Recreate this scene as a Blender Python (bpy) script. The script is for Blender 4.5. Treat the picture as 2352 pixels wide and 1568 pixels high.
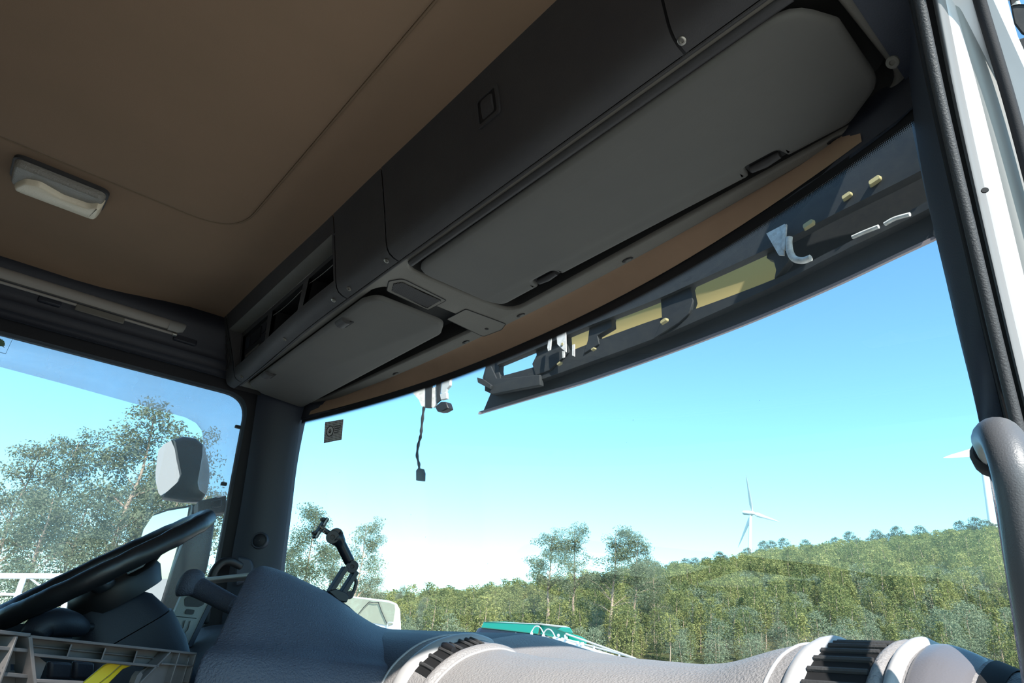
import bpy, bmesh, math, random
from mathutils import Vector, Matrix, Quaternion, noise
from mathutils.geometry import tessellate_polygon

V = Vector
for o in list(bpy.data.objects): bpy.data.objects.remove(o)
scene = bpy.context.scene
COL = scene.collection

# ------------------------------------------------------------------ camera
# Cab frame: x = towards the passenger side, y = forwards, z = up, ground at z = 0.
PPX, PPY = 1176.0, 784.0
VPX, VPY = (-193.0, 1403.0), (2980.0, 1540.0)          # vanishing points of -x and +y
FPX = math.sqrt(-((VPX[0]-PPX)*(VPY[0]-PPX) + (VPX[1]-PPY)*(VPY[1]-PPY)))
CA = V((VPX[0]-PPX, VPX[1]-PPY, FPX)).normalized()
CB = V((VPY[0]-PPX, VPY[1]-PPY, FPX)).normalized()
CC = CA.cross(CB).normalized()
if CC.y > 0: CC = -CC
CAM = V((1.15, 0.0, 2.45))
def to_world(d): return V((-d.dot(CA), d.dot(CB), d.dot(CC)))
cd = bpy.data.cameras.new('camera'); cam = bpy.data.objects.new('camera', cd); COL.objects.link(cam)
cd.sensor_width = 36.0; cd.lens = FPX*36.0/2352.0; cd.clip_start = 0.02; cd.clip_end = 4000
rx, up, bk = to_world(V((1,0,0))), -to_world(V((0,1,0))), -to_world(V((0,0,1)))
cam.matrix_world = Matrix(((rx.x,up.x,bk.x,CAM.x),(rx.y,up.y,bk.y,CAM.y),(rx.z,up.z,bk.z,CAM.z),(0,0,0,1)))
scene.camera = cam

# ------------------------------------------------------------------ light
SUN_AZ, SUN_EL = math.radians(-24), math.radians(38.9)    # azimuth from +x, elevation
sdir = V((math.cos(SUN_AZ)*math.cos(SUN_EL), math.sin(SUN_AZ)*math.cos(SUN_EL), math.sin(SUN_EL)))
world = bpy.data.worlds.new('sky'); scene.world = world; world.use_nodes = True
wn, wl = world.node_tree.nodes, world.node_tree.links
wn.clear()
sky = wn.new('ShaderNodeTexSky'); sky.sky_type = 'NISHITA'; sky.sun_disc = False
sky.sun_elevation = SUN_EL; sky.sun_rotation = math.atan2(sdir.x, sdir.y)
sky.altitude = 200; sky.air_density = 1.0; sky.dust_density = 0.3; sky.ozone_density = 2.2
tint = wn.new('ShaderNodeMix'); tint.data_type = 'RGBA'; tint.blend_type = 'MULTIPLY'; tint.inputs[0].default_value = 1.0
tint.inputs[7].default_value = (0.70, 1.03, 1.02, 1)
bg = wn.new('ShaderNodeBackground'); bg.inputs[1].default_value = 0.25
wo = wn.new('ShaderNodeOutputWorld')
wl.new(sky.outputs[0], tint.inputs[6]); wl.new(tint.outputs[2], bg.inputs[0]); wl.new(bg.outputs[0], wo.inputs[0])
sl = bpy.data.lights.new('sun', 'SUN'); sl.energy = 7.0; sl.angle = math.radians(0.53); sl.color = (1.0, 0.955, 0.88)
sun = bpy.data.objects.new('sun', sl); COL.objects.link(sun); sun.location = (30, -13, 40)
sun.rotation_euler = sdir.to_track_quat('Z', 'Y').to_euler()
scene.view_settings.view_transform = 'Standard'; scene.view_settings.look = 'None'
scene.view_settings.exposure = 0.55; scene.view_settings.gamma = 1.0; scene.view_settings.use_curve_mapping = False
scene.cycles.use_denoising = True
scene.cycles.max_bounces = 10; scene.cycles.diffuse_bounces = 5; scene.cycles.transparent_max_bounces = 24
scene.cycles.caustics_reflective = False; scene.cycles.caustics_refractive = False
scene.cycles.sample_clamp_indirect = 8.0

# ------------------------------------------------------------------ helpers
def ray(px, py): return to_world(V((px-PPX, py-PPY, FPX)))
def PT(px, py, x=None, y=None, z=None):
    """point of the place seen at a pixel on a plane of the cab frame, and metres per pixel there"""
    r = ray(px, py)
    t = (x-CAM.x)/r.x if x is not None else (y/r.y if y is not None else (z-CAM.z)/r.z)
    return CAM + r*t, t
def P(px, py, **k): return PT(px, py, **k)[0]
def lerp(a, b, t): return a + (b-a)*t
def interp(x, tab):
    if x <= tab[0][0]: return tab[0][1]
    for (x0, y0), (x1, y1) in zip(tab, tab[1:]):
        if x <= x1:
            return y0 + (y1-y0)*(x-x0)/(x1-x0)
    return tab[-1][1]
def smooth(x, a, b):
    t = max(0.0, min(1.0, (x-a)/(b-a))); return t*t*(3-2*t)
def catmull(pts, n=6):
    pts = [V(p) for p in pts]; out = []
    for i in range(len(pts)-1):
        p0, p1, p2, p3 = pts[max(i-1,0)], pts[i], pts[i+1], pts[min(i+2,len(pts)-1)]
        for k in range(n):
            t = k/n
            out.append(0.5*((2*p1)+(p2-p0)*t+(2*p0-5*p1+4*p2-p3)*t*t+(3*p1-p0-3*p2+p3)*t**3))
    out.append(pts[-1]); return out
def round_poly(pts, rad, n=6):
    """2D polygon with rounded corners; rad = one radius or one per corner"""
    out = []; N = len(pts)
    for i in range(N):
        r = rad[i] if isinstance(rad, (list, tuple)) else rad
        p, a, b = V(pts[i]), V(pts[i-1]), V(pts[(i+1) % N])
        if r <= 0: out.append(p); continue
        da, db = (a-p), (b-p); la, lb = da.length, db.length
        da.normalize(); db.normalize()
        ang = da.angle(db); d = min(r/math.tan(ang/2), la*0.49, lb*0.49)
        s, e = p+da*d, p+db*d
        for k in range(n+1):
            t = k/n; out.append((1-t)**2*s + 2*t*(1-t)*p + t*t*e)
    return out
def rrect(w, h, r, n=5): return round_poly([(-w/2,-h/2),(w/2,-h/2),(w/2,h/2),(-w/2,h/2)], r, n)
def offset_poly(pts, d):
    N = len(pts); out = []
    area = sum(pts[i].x*pts[(i+1)%N].y-pts[(i+1)%N].x*pts[i].y for i in range(N))
    sg = 1 if area > 0 else -1
    for i in range(N):
        e1 = (pts[i]-pts[i-1]); e2 = (pts[(i+1)%N]-pts[i])
        if e1.length < 1e-9: e1 = e2
        if e2.length < 1e-9: e2 = e1
        n1 = V((e1.y,-e1.x)).normalized()*sg; n2 = V((e2.y,-e2.x)).normalized()*sg
        n = (n1+n2); n = n.normalized() if n.length > 1e-6 else n1
        out.append(pts[i]+n*d/max(0.5, n.dot(n1)))
    return out
def frame_of(n, upv=(0,0,1)):
    n = V(n).normalized(); u = V(upv).cross(n)
    if u.length < 1e-4: u = V((1,0,0)).cross(n)
    u.normalize(); return u, n.cross(u), n

class MB:
    def __init__(s): s.v = []; s.f = []
    def add(s, vs, fs):
        o = len(s.v); s.v += [V(p) for p in vs]; s.f += [tuple(i+o for i in f) for f in fs]; return s
    def box(s, c, size, rot=None, taper=1.0):
        hx, hy, hz = size[0]/2, size[1]/2, size[2]/2
        vs = [V((x*(taper if z > 0 else 1), y*(taper if z > 0 else 1), z)) for z in (-hz,hz) for x,y in ((-hx,-hy),(hx,-hy),(hx,hy),(-hx,hy))]
        if rot is not None: vs = [rot @ p for p in vs]
        return s.add([p+V(c) for p in vs], [(3,2,1,0),(4,5,6,7),(0,1,5,4),(1,2,6,5),(2,3,7,6),(3,0,4,7)])
    def bar(s, a, b, w, h, upv=(0,0,1)):
        a, b = V(a), V(b); d = b-a
        u, v, n = frame_of(d, upv)
        vs = [p+u*x+v*y for p in (a,b) for x,y in ((-w/2,-h/2),(w/2,-h/2),(w/2,h/2),(-w/2,h/2))]
        return s.add(vs, [(3,2,1,0),(4,5,6,7),(0,1,5,4),(1,2,6,5),(2,3,7,6),(3,0,4,7)])
    def loft(s, rings, closed=True, caps=True):
        n = len(rings[0]); o = len(s.v)
        for r in rings: s.v += [V(p) for p in r]
        for i in range(len(rings)-1):
            for k in range(n if closed else n-1):
                a, b = o+i*n+k, o+i*n+(k+1) % n
                s.f.append((a, b, b+n, a+n))
        if caps and closed:
            s.f.append(tuple(o+k for k in reversed(range(n))))
            s.f.append(tuple(o+(len(rings)-1)*n+k for k in range(n)))
        return s
    def tube(s, pts, r, seg=12, caps=True, flat=1.0, upv=(0,0,1)):
        pts = [V(p) for p in pts]; n = len(pts); rings = []
        t0 = (pts[1]-pts[0]).normalized(); u, v, _ = frame_of(t0, upv)
        for i in range(n):
            t = (pts[min(i+1,n-1)]-pts[max(i-1,0)]).normalized()
            q = t0.rotation_difference(t); u = q @ u; v = q @ v; t0 = t
            rr = r[i] if isinstance(r, (list, tuple)) else r
            rings.append([pts[i]+u*math.cos(2*math.pi*k/seg)*rr+v*math.sin(2*math.pi*k/seg)*rr*flat for k in range(seg)])
        return s.loft(rings, True, caps)
    def lathe(s, prof, origin, axis, seg=20, upv=(0,0,1), sx=1.0, sy=1.0):
        u, v, n = frame_of(axis, upv); o = V(origin)
        rings = [[o+n*h+u*math.cos(2*math.pi*k/seg)*max(r,1e-5)*sx+v*math.sin(2*math.pi*k/seg)*max(r,1e-5)*sy for k in range(seg)] for r, h in prof]
        return s.loft(rings, True, True)
    def plate(s, outer, holes, fn, depth):
        """flat sheet with holes; fn maps 2D -> 3D, depth = thickness vector"""
        depth = V(depth); loops = [outer]+list(holes)
        flat = [V(p) for l in loops for p in l]
        tris = tessellate_polygon([[V((p[0],p[1],0)) for p in l] for l in loops])
        top = [fn(p) for p in flat]; n = len(top); o = len(s.v)
        s.v += top + [p+depth for p in top]
        for a,b,c in tris:
            s.f.append((o+a,o+b,o+c)); s.f.append((o+n+c,o+n+b,o+n+a))
        k = 0
        for l in loops:
            m = len(l)
            for i in range(m):
                a, b = o+k+i, o+k+(i+1) % m
                s.f.append((a, b, b+n, a+n))
            k += m
        return s
    def grid(s, rows): return s.loft(rows, False, False)
    def build(s, name, m, parent=None, ang=40, bevel=0, solid=0, seg=2):
        me = bpy.data.meshes.new(name); me.from_pydata([tuple(p) for p in s.v], [], s.f); me.update()
        bm = bmesh.new(); bm.from_mesh(me); bmesh.ops.remove_doubles(bm, verts=bm.verts, dist=1e-6)
        bmesh.ops.recalc_face_normals(bm, faces=bm.faces); bm.to_mesh(me); bm.free()
        me.polygons.foreach_set('use_smooth', [True]*len(me.polygons))
        if ang < 180: me.set_sharp_from_angle(angle=math.radians(ang))
        for mm in (m if isinstance(m, (list, tuple)) else [m]): me.materials.append(mm)
        o = bpy.data.objects.new(name, me); COL.objects.link(o)
        if solid:
            md = o.modifiers.new('solid', 'SOLIDIFY'); md.thickness = solid; md.offset = -1
        if bevel:
            md = o.modifiers.new('bevel', 'BEVEL'); md.width = bevel; md.segments = seg; md.limit_method = 'ANGLE'; md.angle_limit = math.radians(35)
        if parent is not None: adopt(o, parent)
        return o
def adopt(o, parent):
    bpy.context.view_layer.update() if False else None
    o.parent = parent
    if parent.type == 'EMPTY': o.matrix_parent_inverse = parent.matrix_basis.inverted()
def thing(name, label, cat, loc, group=None):
    e = bpy.data.objects.new(name, None); COL.objects.link(e); e.location = loc; e.empty_display_size = 0.05
    e['label'] = label; e['category'] = cat
    if group: e['group'] = group
    return e
def tag(o, label, cat, group=None, kind=None):
    o['label'] = label; o['category'] = cat
    if group: o['group'] = group
    if kind: o['kind'] = kind
    return o
def struct(o, label=None, cat=None):
    o['kind'] = 'structure'
    if label: o['label'] = label
    if cat: o['category'] = cat
    return o

# ------------------------------------------------------------------ materials
def mat(name, col, rough=0.6, metal=0.0, bump=None, var=None, spec=0.5, coat=0.0, transl=None, vcol=None):
    """bump=(scale,strength,distance)  var=(scale,amount 0..1, second colour)"""
    m = bpy.data.materials.new(name); m.use_nodes = True; nt = m.node_tree; N, L = nt.nodes, nt.links
    b = N['Principled BSDF']; b.inputs['Base Color'].default_value = (*col, 1); b.inputs['Roughness'].default_value = rough
    b.inputs['Metallic'].default_value = metal; b.inputs['Specular IOR Level'].default_value = spec
    b.inputs['Coat Weight'].default_value = coat
    if bump or var: tc = N.new('ShaderNodeTexCoord')
    if bump:
        n = N.new('ShaderNodeTexNoise'); n.inputs['Scale'].default_value = bump[0]; n.inputs['Detail'].default_value = 3
        bp = N.new('ShaderNodeBump'); bp.inputs['Strength'].default_value = bump[1]; bp.inputs['Distance'].default_value = bump[2]
        L.new(tc.outputs['Object'], n.inputs['Vector']); L.new(n.outputs[0], bp.inputs['Height']); L.new(bp.outputs[0], b.inputs['Normal'])
    if var:
        n2 = N.new('ShaderNodeTexNoise'); n2.inputs['Scale'].default_value = var[0]; n2.inputs['Detail'].default_value = 6; n2.inputs['Roughness'].default_value = 0.65
        cr = N.new('ShaderNodeValToRGB'); cr.color_ramp.elements[0].position = 0.38; cr.color_ramp.elements[1].position = 0.72
        c2 = var[2]
        cr.color_ramp.elements[0].color = (*col, 1)
        cr.color_ramp.elements[1].color = (*[lerp(col[i], c2[i], var[1]) for i in range(3)], 1)
        L.new(tc.outputs['Object'], n2.inputs['Vector']); L.new(n2.outputs[0], cr.inputs[0]); L.new(cr.outputs[0], b.inputs['Base Color'])
    return m
def glass(name, tint, refl=0.06, dust=0.0, dustcol=(0.9,0.93,0.95), specks=0.0, rough=0.0):
    """thin pane: transparent with a little mirror reflection, dust film and dirt specks"""
    m = bpy.data.materials.new(name); m.use_nodes = True; nt = m.node_tree; N, L = nt.nodes, nt.links
    N.remove(N['Principled BSDF']); out = N['Material Output']
    tr = N.new('ShaderNodeBsdfTransparent'); tr.inputs[0].default_value = (*tint, 1)
    gl = N.new('ShaderNodeBsdfGlossy'); gl.inputs['Roughness'].default_value = rough; gl.inputs[0].default_value = (1,1,1,1)
    fr = N.new('ShaderNodeLayerWeight'); fr.inputs[0].default_value = 0.12
    mr = N.new('ShaderNodeMath'); mr.operation = 'MULTIPLY_ADD'; mr.inputs[1].default_value = 0.7; mr.inputs[2].default_value = refl
    mr.use_clamp = True
    L.new(fr.outputs['Fresnel'], mr.inputs[0])
    mx = N.new('ShaderNodeMixShader'); L.new(mr.outputs[0], mx.inputs[0]); L.new(tr.outputs[0], mx.inputs[1]); L.new(gl.outputs[0], mx.inputs[2])
    last = mx
    tc = N.new('ShaderNodeTexCoord')
    if dust > 0:
        ns = N.new('ShaderNodeTexNoise'); ns.inputs['Scale'].default_value = 5; ns.inputs['Detail'].default_value = 8
        mp = N.new('ShaderNodeMapRange'); mp.inputs[1].default_value = 0.3; mp.inputs[2].default_value = 0.75; mp.inputs[3].default_value = dust*0.6; mp.inputs[4].default_value = dust*1.4
        L.new(tc.outputs['Object'], ns.inputs['Vector']); L.new(ns.outputs[0], mp.inputs[0])
        ts = N.new('ShaderNodeBsdfTranslucent'); ts.inputs[0].default_value = (*dustcol, 1)
        m2 = N.new('ShaderNodeMixShader'); L.new(mp.outputs[0], m2.inputs[0]); L.new(last.outputs[0], m2.inputs[1]); L.new(ts.outputs[0], m2.inputs[2]); last = m2
    if specks > 0:
        vo = N.new('ShaderNodeTexVoronoi'); vo.inputs['Scale'].default_value = 42
        nz = N.new('ShaderNodeTexNoise'); nz.inputs['Scale'].default_value = 9
        L.new(tc.outputs['Object'], vo.inputs['Vector']); L.new(tc.outputs['Object'], nz.inputs['Vector'])
        th = N.new('ShaderNodeMath'); th.operation = 'LESS_THAN'
        mm = N.new('ShaderNodeMapRange'); mm.inputs[1].default_value = 0.5; mm.inputs[2].default_value = 0.75; mm.inputs[3].default_value = 0.0; mm.inputs[4].default_value = specks
        L.new(nz.outputs[0], mm.inputs[0]); L.new(vo.outputs['Distance'], th.inputs[0]); L.new(mm.outputs[0], th.inputs[1])
        df = N.new('ShaderNodeBsdfDiffuse'); df.inputs[0].default_value = (0.12,0.13,0.12,1)
        m3 = N.new('ShaderNodeMixShader'); ml = N.new('ShaderNodeMath'); ml.operation = 'MULTIPLY'; ml.inputs[1].default_value = 0.6
        L.new(th.outputs[0], ml.inputs[0]); L.new(ml.outputs[0], m3.inputs[0]); L.new(last.outputs[0], m3.inputs[1]); L.new(df.outputs[0], m3.inputs[2]); last = m3
    L.new(last.outputs[0], out.inputs[0]); return m
def leafmat(name, c1, c2, transl=0.35, c3=None):
    m = bpy.data.materials.new(name); m.use_nodes = True; nt = m.node_tree; N, L = nt.nodes, nt.links
    N.remove(N['Principled BSDF']); out = N['Material Output']
    oi = N.new('ShaderNodeObjectInfo'); ge = N.new('ShaderNodeNewGeometry')
    ad = N.new('ShaderNodeMath'); ad.operation = 'MULTIPLY_ADD'; ad.inputs[1].default_value = 0.45
    ns = N.new('ShaderNodeMath'); ns.operation = 'MULTIPLY'; ns.inputs[1].default_value = 0.6
    L.new(oi.outputs['Random'], ns.inputs[0]); L.new(ge.outputs['Random Per Island'], ad.inputs[0]); L.new(ns.outputs[0], ad.inputs[2])
    cr = N.new('ShaderNodeValToRGB'); cr.color_ramp.elements[0].color = (*c1,1); cr.color_ramp.elements[1].color = (*c2,1)
    if c3:
        e = cr.color_ramp.elements.new(0.5); e.color = (*c3,1)
    L.new(ad.outputs[0], cr.inputs[0])
    d = N.new('ShaderNodeBsdfDiffuse'); t = N.new('ShaderNodeBsdfTranslucent'); L.new(cr.outputs[0], d.inputs[0]); L.new(cr.outputs[0], t.inputs[0])
    mx = N.new('ShaderNodeMixShader'); mx.inputs[0].default_value = transl; L.new(d.outputs[0], mx.inputs[1]); L.new(t.outputs[0], mx.inputs[2]); L.new(mx.outputs[0], out.inputs[0])
    return m

PEB = (420, 0.35, 0.0012)
M = dict(
 headliner = mat('headliner_fabric', (0.265,0.180,0.120), 0.95, bump=(600,0.25,0.001), var=(3,0.35,(0.20,0.148,0.096)), spec=0.1),
 console = mat('charcoal_plastic', (0.038,0.037,0.039), 0.62, bump=PEB, var=(6,0.25,(0.08,0.078,0.07))),
 console_light = mat('grey_console_plastic', (0.145,0.138,0.118), 0.6, bump=PEB, var=(14,0.35,(0.20,0.19,0.16))),
 visor = mat('visor_vinyl', (0.096,0.095,0.088), 0.7, bump=(900,0.2,0.0006), var=(9,0.4,(0.118,0.114,0.10))),
 black = mat('black_plastic', (0.012,0.012,0.014), 0.5),
 void = mat('slot_black', (0.004,0.004,0.005), 0.7),
 rubber = mat('black_rubber', (0.010,0.010,0.013), 0.75, bump=(900,0.3,0.0006)),
 pillar = mat('slate_pillar_plastic', (0.036,0.045,0.066), 0.55, bump=PEB),
 sidetrim = mat('dark_side_trim', (0.013,0.015,0.023), 0.55, bump=PEB),
 tan = mat('tan_strip', (0.20,0.15,0.12), 0.8),
 brown = mat('brown_header_fabric', (0.42,0.285,0.19), 0.9, bump=(700,0.2,0.0008), var=(4,0.4,(0.26,0.175,0.115)), spec=0.15),
 dash = mat('dash_pebbled_grey', (0.235,0.222,0.222), 0.5, bump=(300,0.9,0.0022), var=(7,0.35,(0.28,0.262,0.25))),
 dash_smooth = mat('dash_smooth_grey', (0.36,0.35,0.35), 0.42, bump=(500,0.15,0.0008)),
 hood = mat('blue_shade_grey', (0.050,0.058,0.082), 0.55, bump=(330,0.9,0.002), var=(10,0.3,(0.08,0.09,0.12))),  # dash plastic with its blue sky-lit shade put into the colour
 leather = mat('wheel_leather', (0.014,0.014,0.016), 0.38, bump=(40,0.25,0.004)),
 greyplastic = mat('light_grey_plastic', (0.30,0.30,0.28), 0.55, bump=PEB),
 blind = mat('blind_cassette_grey', (0.33,0.31,0.28), 0.6),
 lens = mat('lamp_lens_white', (0.85,0.76,0.58), 0.3, bump=(260,0.5,0.002)),
 lens_clear = mat('lamp_lens_grid', (0.26,0.25,0.22), 0.25, bump=(240,0.8,0.003)),
 metal = mat('screw_metal', (0.35,0.34,0.30), 0.35, metal=0.9),
 white_paint = mat('white_body_paint', (0.78,0.78,0.80), 0.3, coat=0.4, var=(30,0.12,(0.6,0.58,0.55))),
 grey_paint = mat('grey_jamb_seal', (0.20,0.20,0.205), 0.5),
 crate = mat('grey_crate_plastic', (0.075,0.070,0.071), 0.5, var=(20,0.4,(0.15,0.14,0.13)), bump=(120,0.15,0.001)),
 yellow = mat('yellow_plastic', (0.62,0.47,0.02), 0.4),
 mirror = mat('mirror_glass', (0.86,0.86,0.84), 0.02, metal=1.0),
 housing = mat('mirror_housing_gloss', (0.010,0.012,0.017), 0.28, spec=0.3),
 frame = mat('dusty_visor_frame', (0.016,0.019,0.022), 0.7, var=(40,0.5,(0.04,0.04,0.036)), bump=(200,0.2,0.001)),
 lip = mat('dusty_visor_lip', (0.026,0.032,0.040), 0.55, var=(25,0.4,(0.045,0.05,0.05))),
 lip_edge = mat('visor_lip_edge', (0.32,0.26,0.27), 0.6),
 bracket = mat('white_bracket', (0.78,0.77,0.74), 0.5, var=(60,0.7,(0.35,0.3,0.25))),
 amber = mat('amber_clip', (0.42,0.36,0.18), 0.5),
 trunk = mat('eucalyptus_bark', (0.42,0.31,0.23), 0.85, var=(3,0.7,(0.2,0.15,0.11)), spec=0.1),
 turbine = mat('turbine_white', (0.80,0.80,0.80), 0.4),
 soil = mat('hill_scrub', (0.07,0.075,0.030), 0.95, var=(0.15,0.8,(0.12,0.10,0.05)), spec=0.0),
 asphalt = mat('yard_gravel', (0.40,0.36,0.31), 0.9, var=(2,0.3,(0.48,0.44,0.38))),
 green_paint = mat('green_truck_paint', (0.005,0.30,0.22), 0.3, coat=0.5),
 navy = mat('navy_tinted_visor', (0.03,0.045,0.09), 0.25, coat=0.5),
 galv = mat('galvanised_steel', (0.62,0.63,0.62), 0.45, metal=0.3),
 windscreen = mat('windscreen_reflection_tone', (0.42,0.41,0.31), 0.25, coat=0.6, var=(1.5,0.35,(0.3,0.3,0.24))),  # the cream reflection is painted into the base colour
 recess = mat('recess_shade_dark', (0.030,0.030,0.029), 0.7, bump=PEB),  # shadow round the visors is put into this near-black tone
 jamb_white = mat('jamb_white_paint', (0.52,0.52,0.535), 0.35, coat=0.3, var=(30,0.15,(0.4,0.39,0.37))),
 jamb = mat('shade_toned_jamb_paint', (0.27,0.27,0.265), 0.45),  # jamb white darkened: shade on the outer panel set by colour
 seal = mat('ribbed_door_seal', (0.040,0.039,0.042), 0.55, bump=(500,0.6,0.0012)),
 lid = mat('dash_lid_plastic', (0.135,0.130,0.142), 0.32, bump=(500,0.25,0.0008)),
 handle = mat('dark_grey_handle', (0.085,0.085,0.090), 0.42, bump=(700,0.35,0.0008)),
 crease_shade = mat('headliner_shade_tone', (0.20,0.143,0.094), 0.95, spec=0.1),  # headliner tan darkened to paint the shade in the crease
 paper = mat('sticker_paper', (0.85,0.85,0.88), 0.7),
 ink = mat('sticker_ink', (0.02,0.02,0.025), 0.7),
 green_ink = mat('sticker_green_ink', (0.12,0.22,0.14), 0.7),
 dirt = mat('dirt_specks', (0.16,0.16,0.15), 0.9),
 wind = glass('windshield_glass', (0.90,0.955,0.97), 0.045, dust=0.012, specks=0.085),
 sideglass = glass('side_glass', (0.90,0.93,0.95), 0.018, dust=0.05, dustcol=(1.0,0.98,0.95)),
 deflector = glass('deflector_acrylic', (0.80,0.82,0.84), 0.03, dust=0.20, dustcol=(1.0,1.0,1.0), rough=0.15),
)
def frit_material():
    m = bpy.data.materials.new('black_frit_dots'); m.use_nodes = True; nt = m.node_tree; N, L = nt.nodes, nt.links
    b = N['Principled BSDF']; b.inputs['Base Color'].default_value = (0.006,0.006,0.008,1); b.inputs['Roughness'].default_value = 0.6
    uv = N.new('ShaderNodeUVMap'); sp = N.new('ShaderNodeSeparateXYZ'); L.new(uv.outputs[0], sp.inputs[0])
    def cell(src, mul, off=0.0):
        a = N.new('ShaderNodeMath'); a.operation = 'MULTIPLY_ADD'; a.inputs[1].default_value = mul; a.inputs[2].default_value = off; L.new(src, a.inputs[0])
        f = N.new('ShaderNodeMath'); f.operation = 'FRACT'; L.new(a.outputs[0], f.inputs[0])
        c = N.new('ShaderNodeMath'); c.operation = 'SUBTRACT'; c.inputs[1].default_value = 0.5; L.new(f.outputs[0], c.inputs[0])
        p = N.new('ShaderNodeMath'); p.operation = 'MULTIPLY'; L.new(c.outputs[0], p.inputs[0]); L.new(c.outputs[0], p.inputs[1]); return p
    pu, pv = cell(sp.outputs[0], 330.0), cell(sp.outputs[1], 330.0)
    s = N.new('ShaderNodeMath'); s.operation = 'ADD'; L.new(pu.outputs[0], s.inputs[0]); L.new(pv.outputs[0], s.inputs[1])
    rt = N.new('ShaderNodeMath'); rt.operation = 'SQRT'; L.new(s.outputs[0], rt.inputs[0])
    # dot radius shrinks towards the clear glass: uv.y is metres from the solid band
    mr = N.new('ShaderNodeMapRange'); mr.inputs[1].default_value = 0.018; mr.inputs[2].default_value = 0.036; mr.inputs[3].default_value = 0.80; mr.inputs[4].default_value = 0.10
    L.new(sp.outputs[1], mr.inputs[0])
    lt = N.new('ShaderNodeMath'); lt.operation = 'LESS_THAN'; L.new(rt.outputs[0], lt.inputs[0]); L.new(mr.outputs[0], lt.inputs[1])
    L.new(lt.outputs[0], b.inputs['Alpha']); return m
M['frit'] = frit_material()
def shell_material():
    m = bpy.data.materials.new('yellowed_visor_shell'); m.use_nodes = True; nt = m.node_tree; N, L = nt.nodes, nt.links
    N.remove(N['Principled BSDF']); out = N['Material Output']
    d = N.new('ShaderNodeBsdfDiffuse'); t = N.new('ShaderNodeBsdfTranslucent')
    d.inputs[0].default_value = (0.60,0.46,0.21,1); t.inputs[0].default_value = (0.40,0.28,0.10,1)
    mx = N.new('ShaderNodeMixShader'); mx.inputs[0].default_value = 0.5; L.new(d.outputs[0], mx.inputs[1]); L.new(t.outputs[0], mx.inputs[2]); L.new(mx.outputs[0], out.inputs[0])
    return m
M['shell'] = shell_material()
M['leaf_euc'] = leafmat('eucalyptus_leaves', (0.115,0.145,0.085), (0.27,0.285,0.18), 0.4, (0.18,0.21,0.13))
M['leaf_hill'] = leafmat('hillside_leaves', (0.11,0.145,0.06), (0.36,0.35,0.13), 0.35, (0.215,0.235,0.09))
M['leaf_ridge'] = leafmat('ridge_leaves', (0.09,0.12,0.085), (0.19,0.215,0.15), 0.35)
M['leaf_acacia'] = leafmat('acacia_leaves', (0.16,0.205,0.13), (0.29,0.33,0.21), 0.35)
R = random.Random(11)

# ------------------------------------------------------------------ cab shell
def WS(x, z):
    """windscreen surface: y for given x and z"""
    return 1.045 - 0.205*min(1.3, abs(x)/1.0)**2.3 - 0.06*(z-3.17)
def glass_top(x): return 3.178 - 0.045*min(1.2, abs(x))**2.5

mb = MB()
xs = [-1.03+2.10*i/40 for i in range(41)]; ys = [-1.4+1.93*j/24 for j in range(25)]
def ceil_z(x, y):
    z = 3.424
    if x < -0.80: z -= 0.052*((-0.80-x)/0.23)**2.0*(1-smooth(y,0.05,0.42))
    if x > 0.80: z -= 0.06*((x-0.80)/0.26)**2.0
    return z + 0.003*noise.noise(V((x*2.2, y*2.2, 3)))
mb.grid([[V((x,y,ceil_z(x,y))) for x in xs] for y in ys])
ceiling = struct(mb.build('ceiling', M['headliner'], ang=180, solid=0))
mb = MB()
out = round_poly([(-0.427,-1.0),(0.86,-1.0),(0.86,0.335),(-0.427,0.335)], 0.13, 8)
inn = offset_poly(out, -0.012)
rings = [[V((p.x,p.y,3.4255)) for p in out], [V((p.x,p.y,3.4185)) for p in offset_poly(out,-0.003)], [V((p.x,p.y,3.4165)) for p in inn]]
mb.loft(rings, True, True); mb.build('hatch_panel', M['headliner'], ceiling, ang=60)
mb = MB(); cp = [V((p.x,p.y,3.4205)) for p in offset_poly(out,0.001)]; mb.tube(cp+[cp[0]],0.0028,8,caps=False); mb.build('hatch_shade_line', M['crease_shade'], ceiling, ang=180)  # darker tube draws the shade line of the crease round the hatch

mb = MB(); mb.box((0,-0.15,3.53), (2.36,2.55,0.06)); struct(mb.build('roof', M['white_paint'], bevel=0.02))
mb = MB(); mb.box((0,-1.42,2.4), (2.2,0.04,2.2)); struct(mb.build('wall_back', M['headliner']))
mb = MB(); mb.box((0,-0.2,1.33), (2.2,2.45,0.04)); struct(mb.build('floor', M['rubber']))
mb = MB(); mb.box((0.05,0.05,1.70), (0.95,1.3,0.70)); struct(mb.build('engine_cover', M['rubber'], bevel=0.05))
mb = MB()   # front bulkhead below the windscreen
mb.grid([[V((x, WS(x,z)+0.03, z)) for x in [-1.05+2.1*i/20 for i in range(21)]] for z in (1.3,1.9,2.36)])
struct(mb.build('wall_front', M['white_paint'], solid=0.02))
mb = MB()   # header panel above the windscreen
mb.grid([[V((x, WS(x,3.17)+dy, glass_top(x)+dz)) for x in [-1.1+2.2*i/20 for i in range(21)]] for dy,dz in ((0.02,0.01),(0.03,0.10),(0.0,0.34))])
struct(mb.build('trim_header', M['sidetrim'], solid=0.02))

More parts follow.
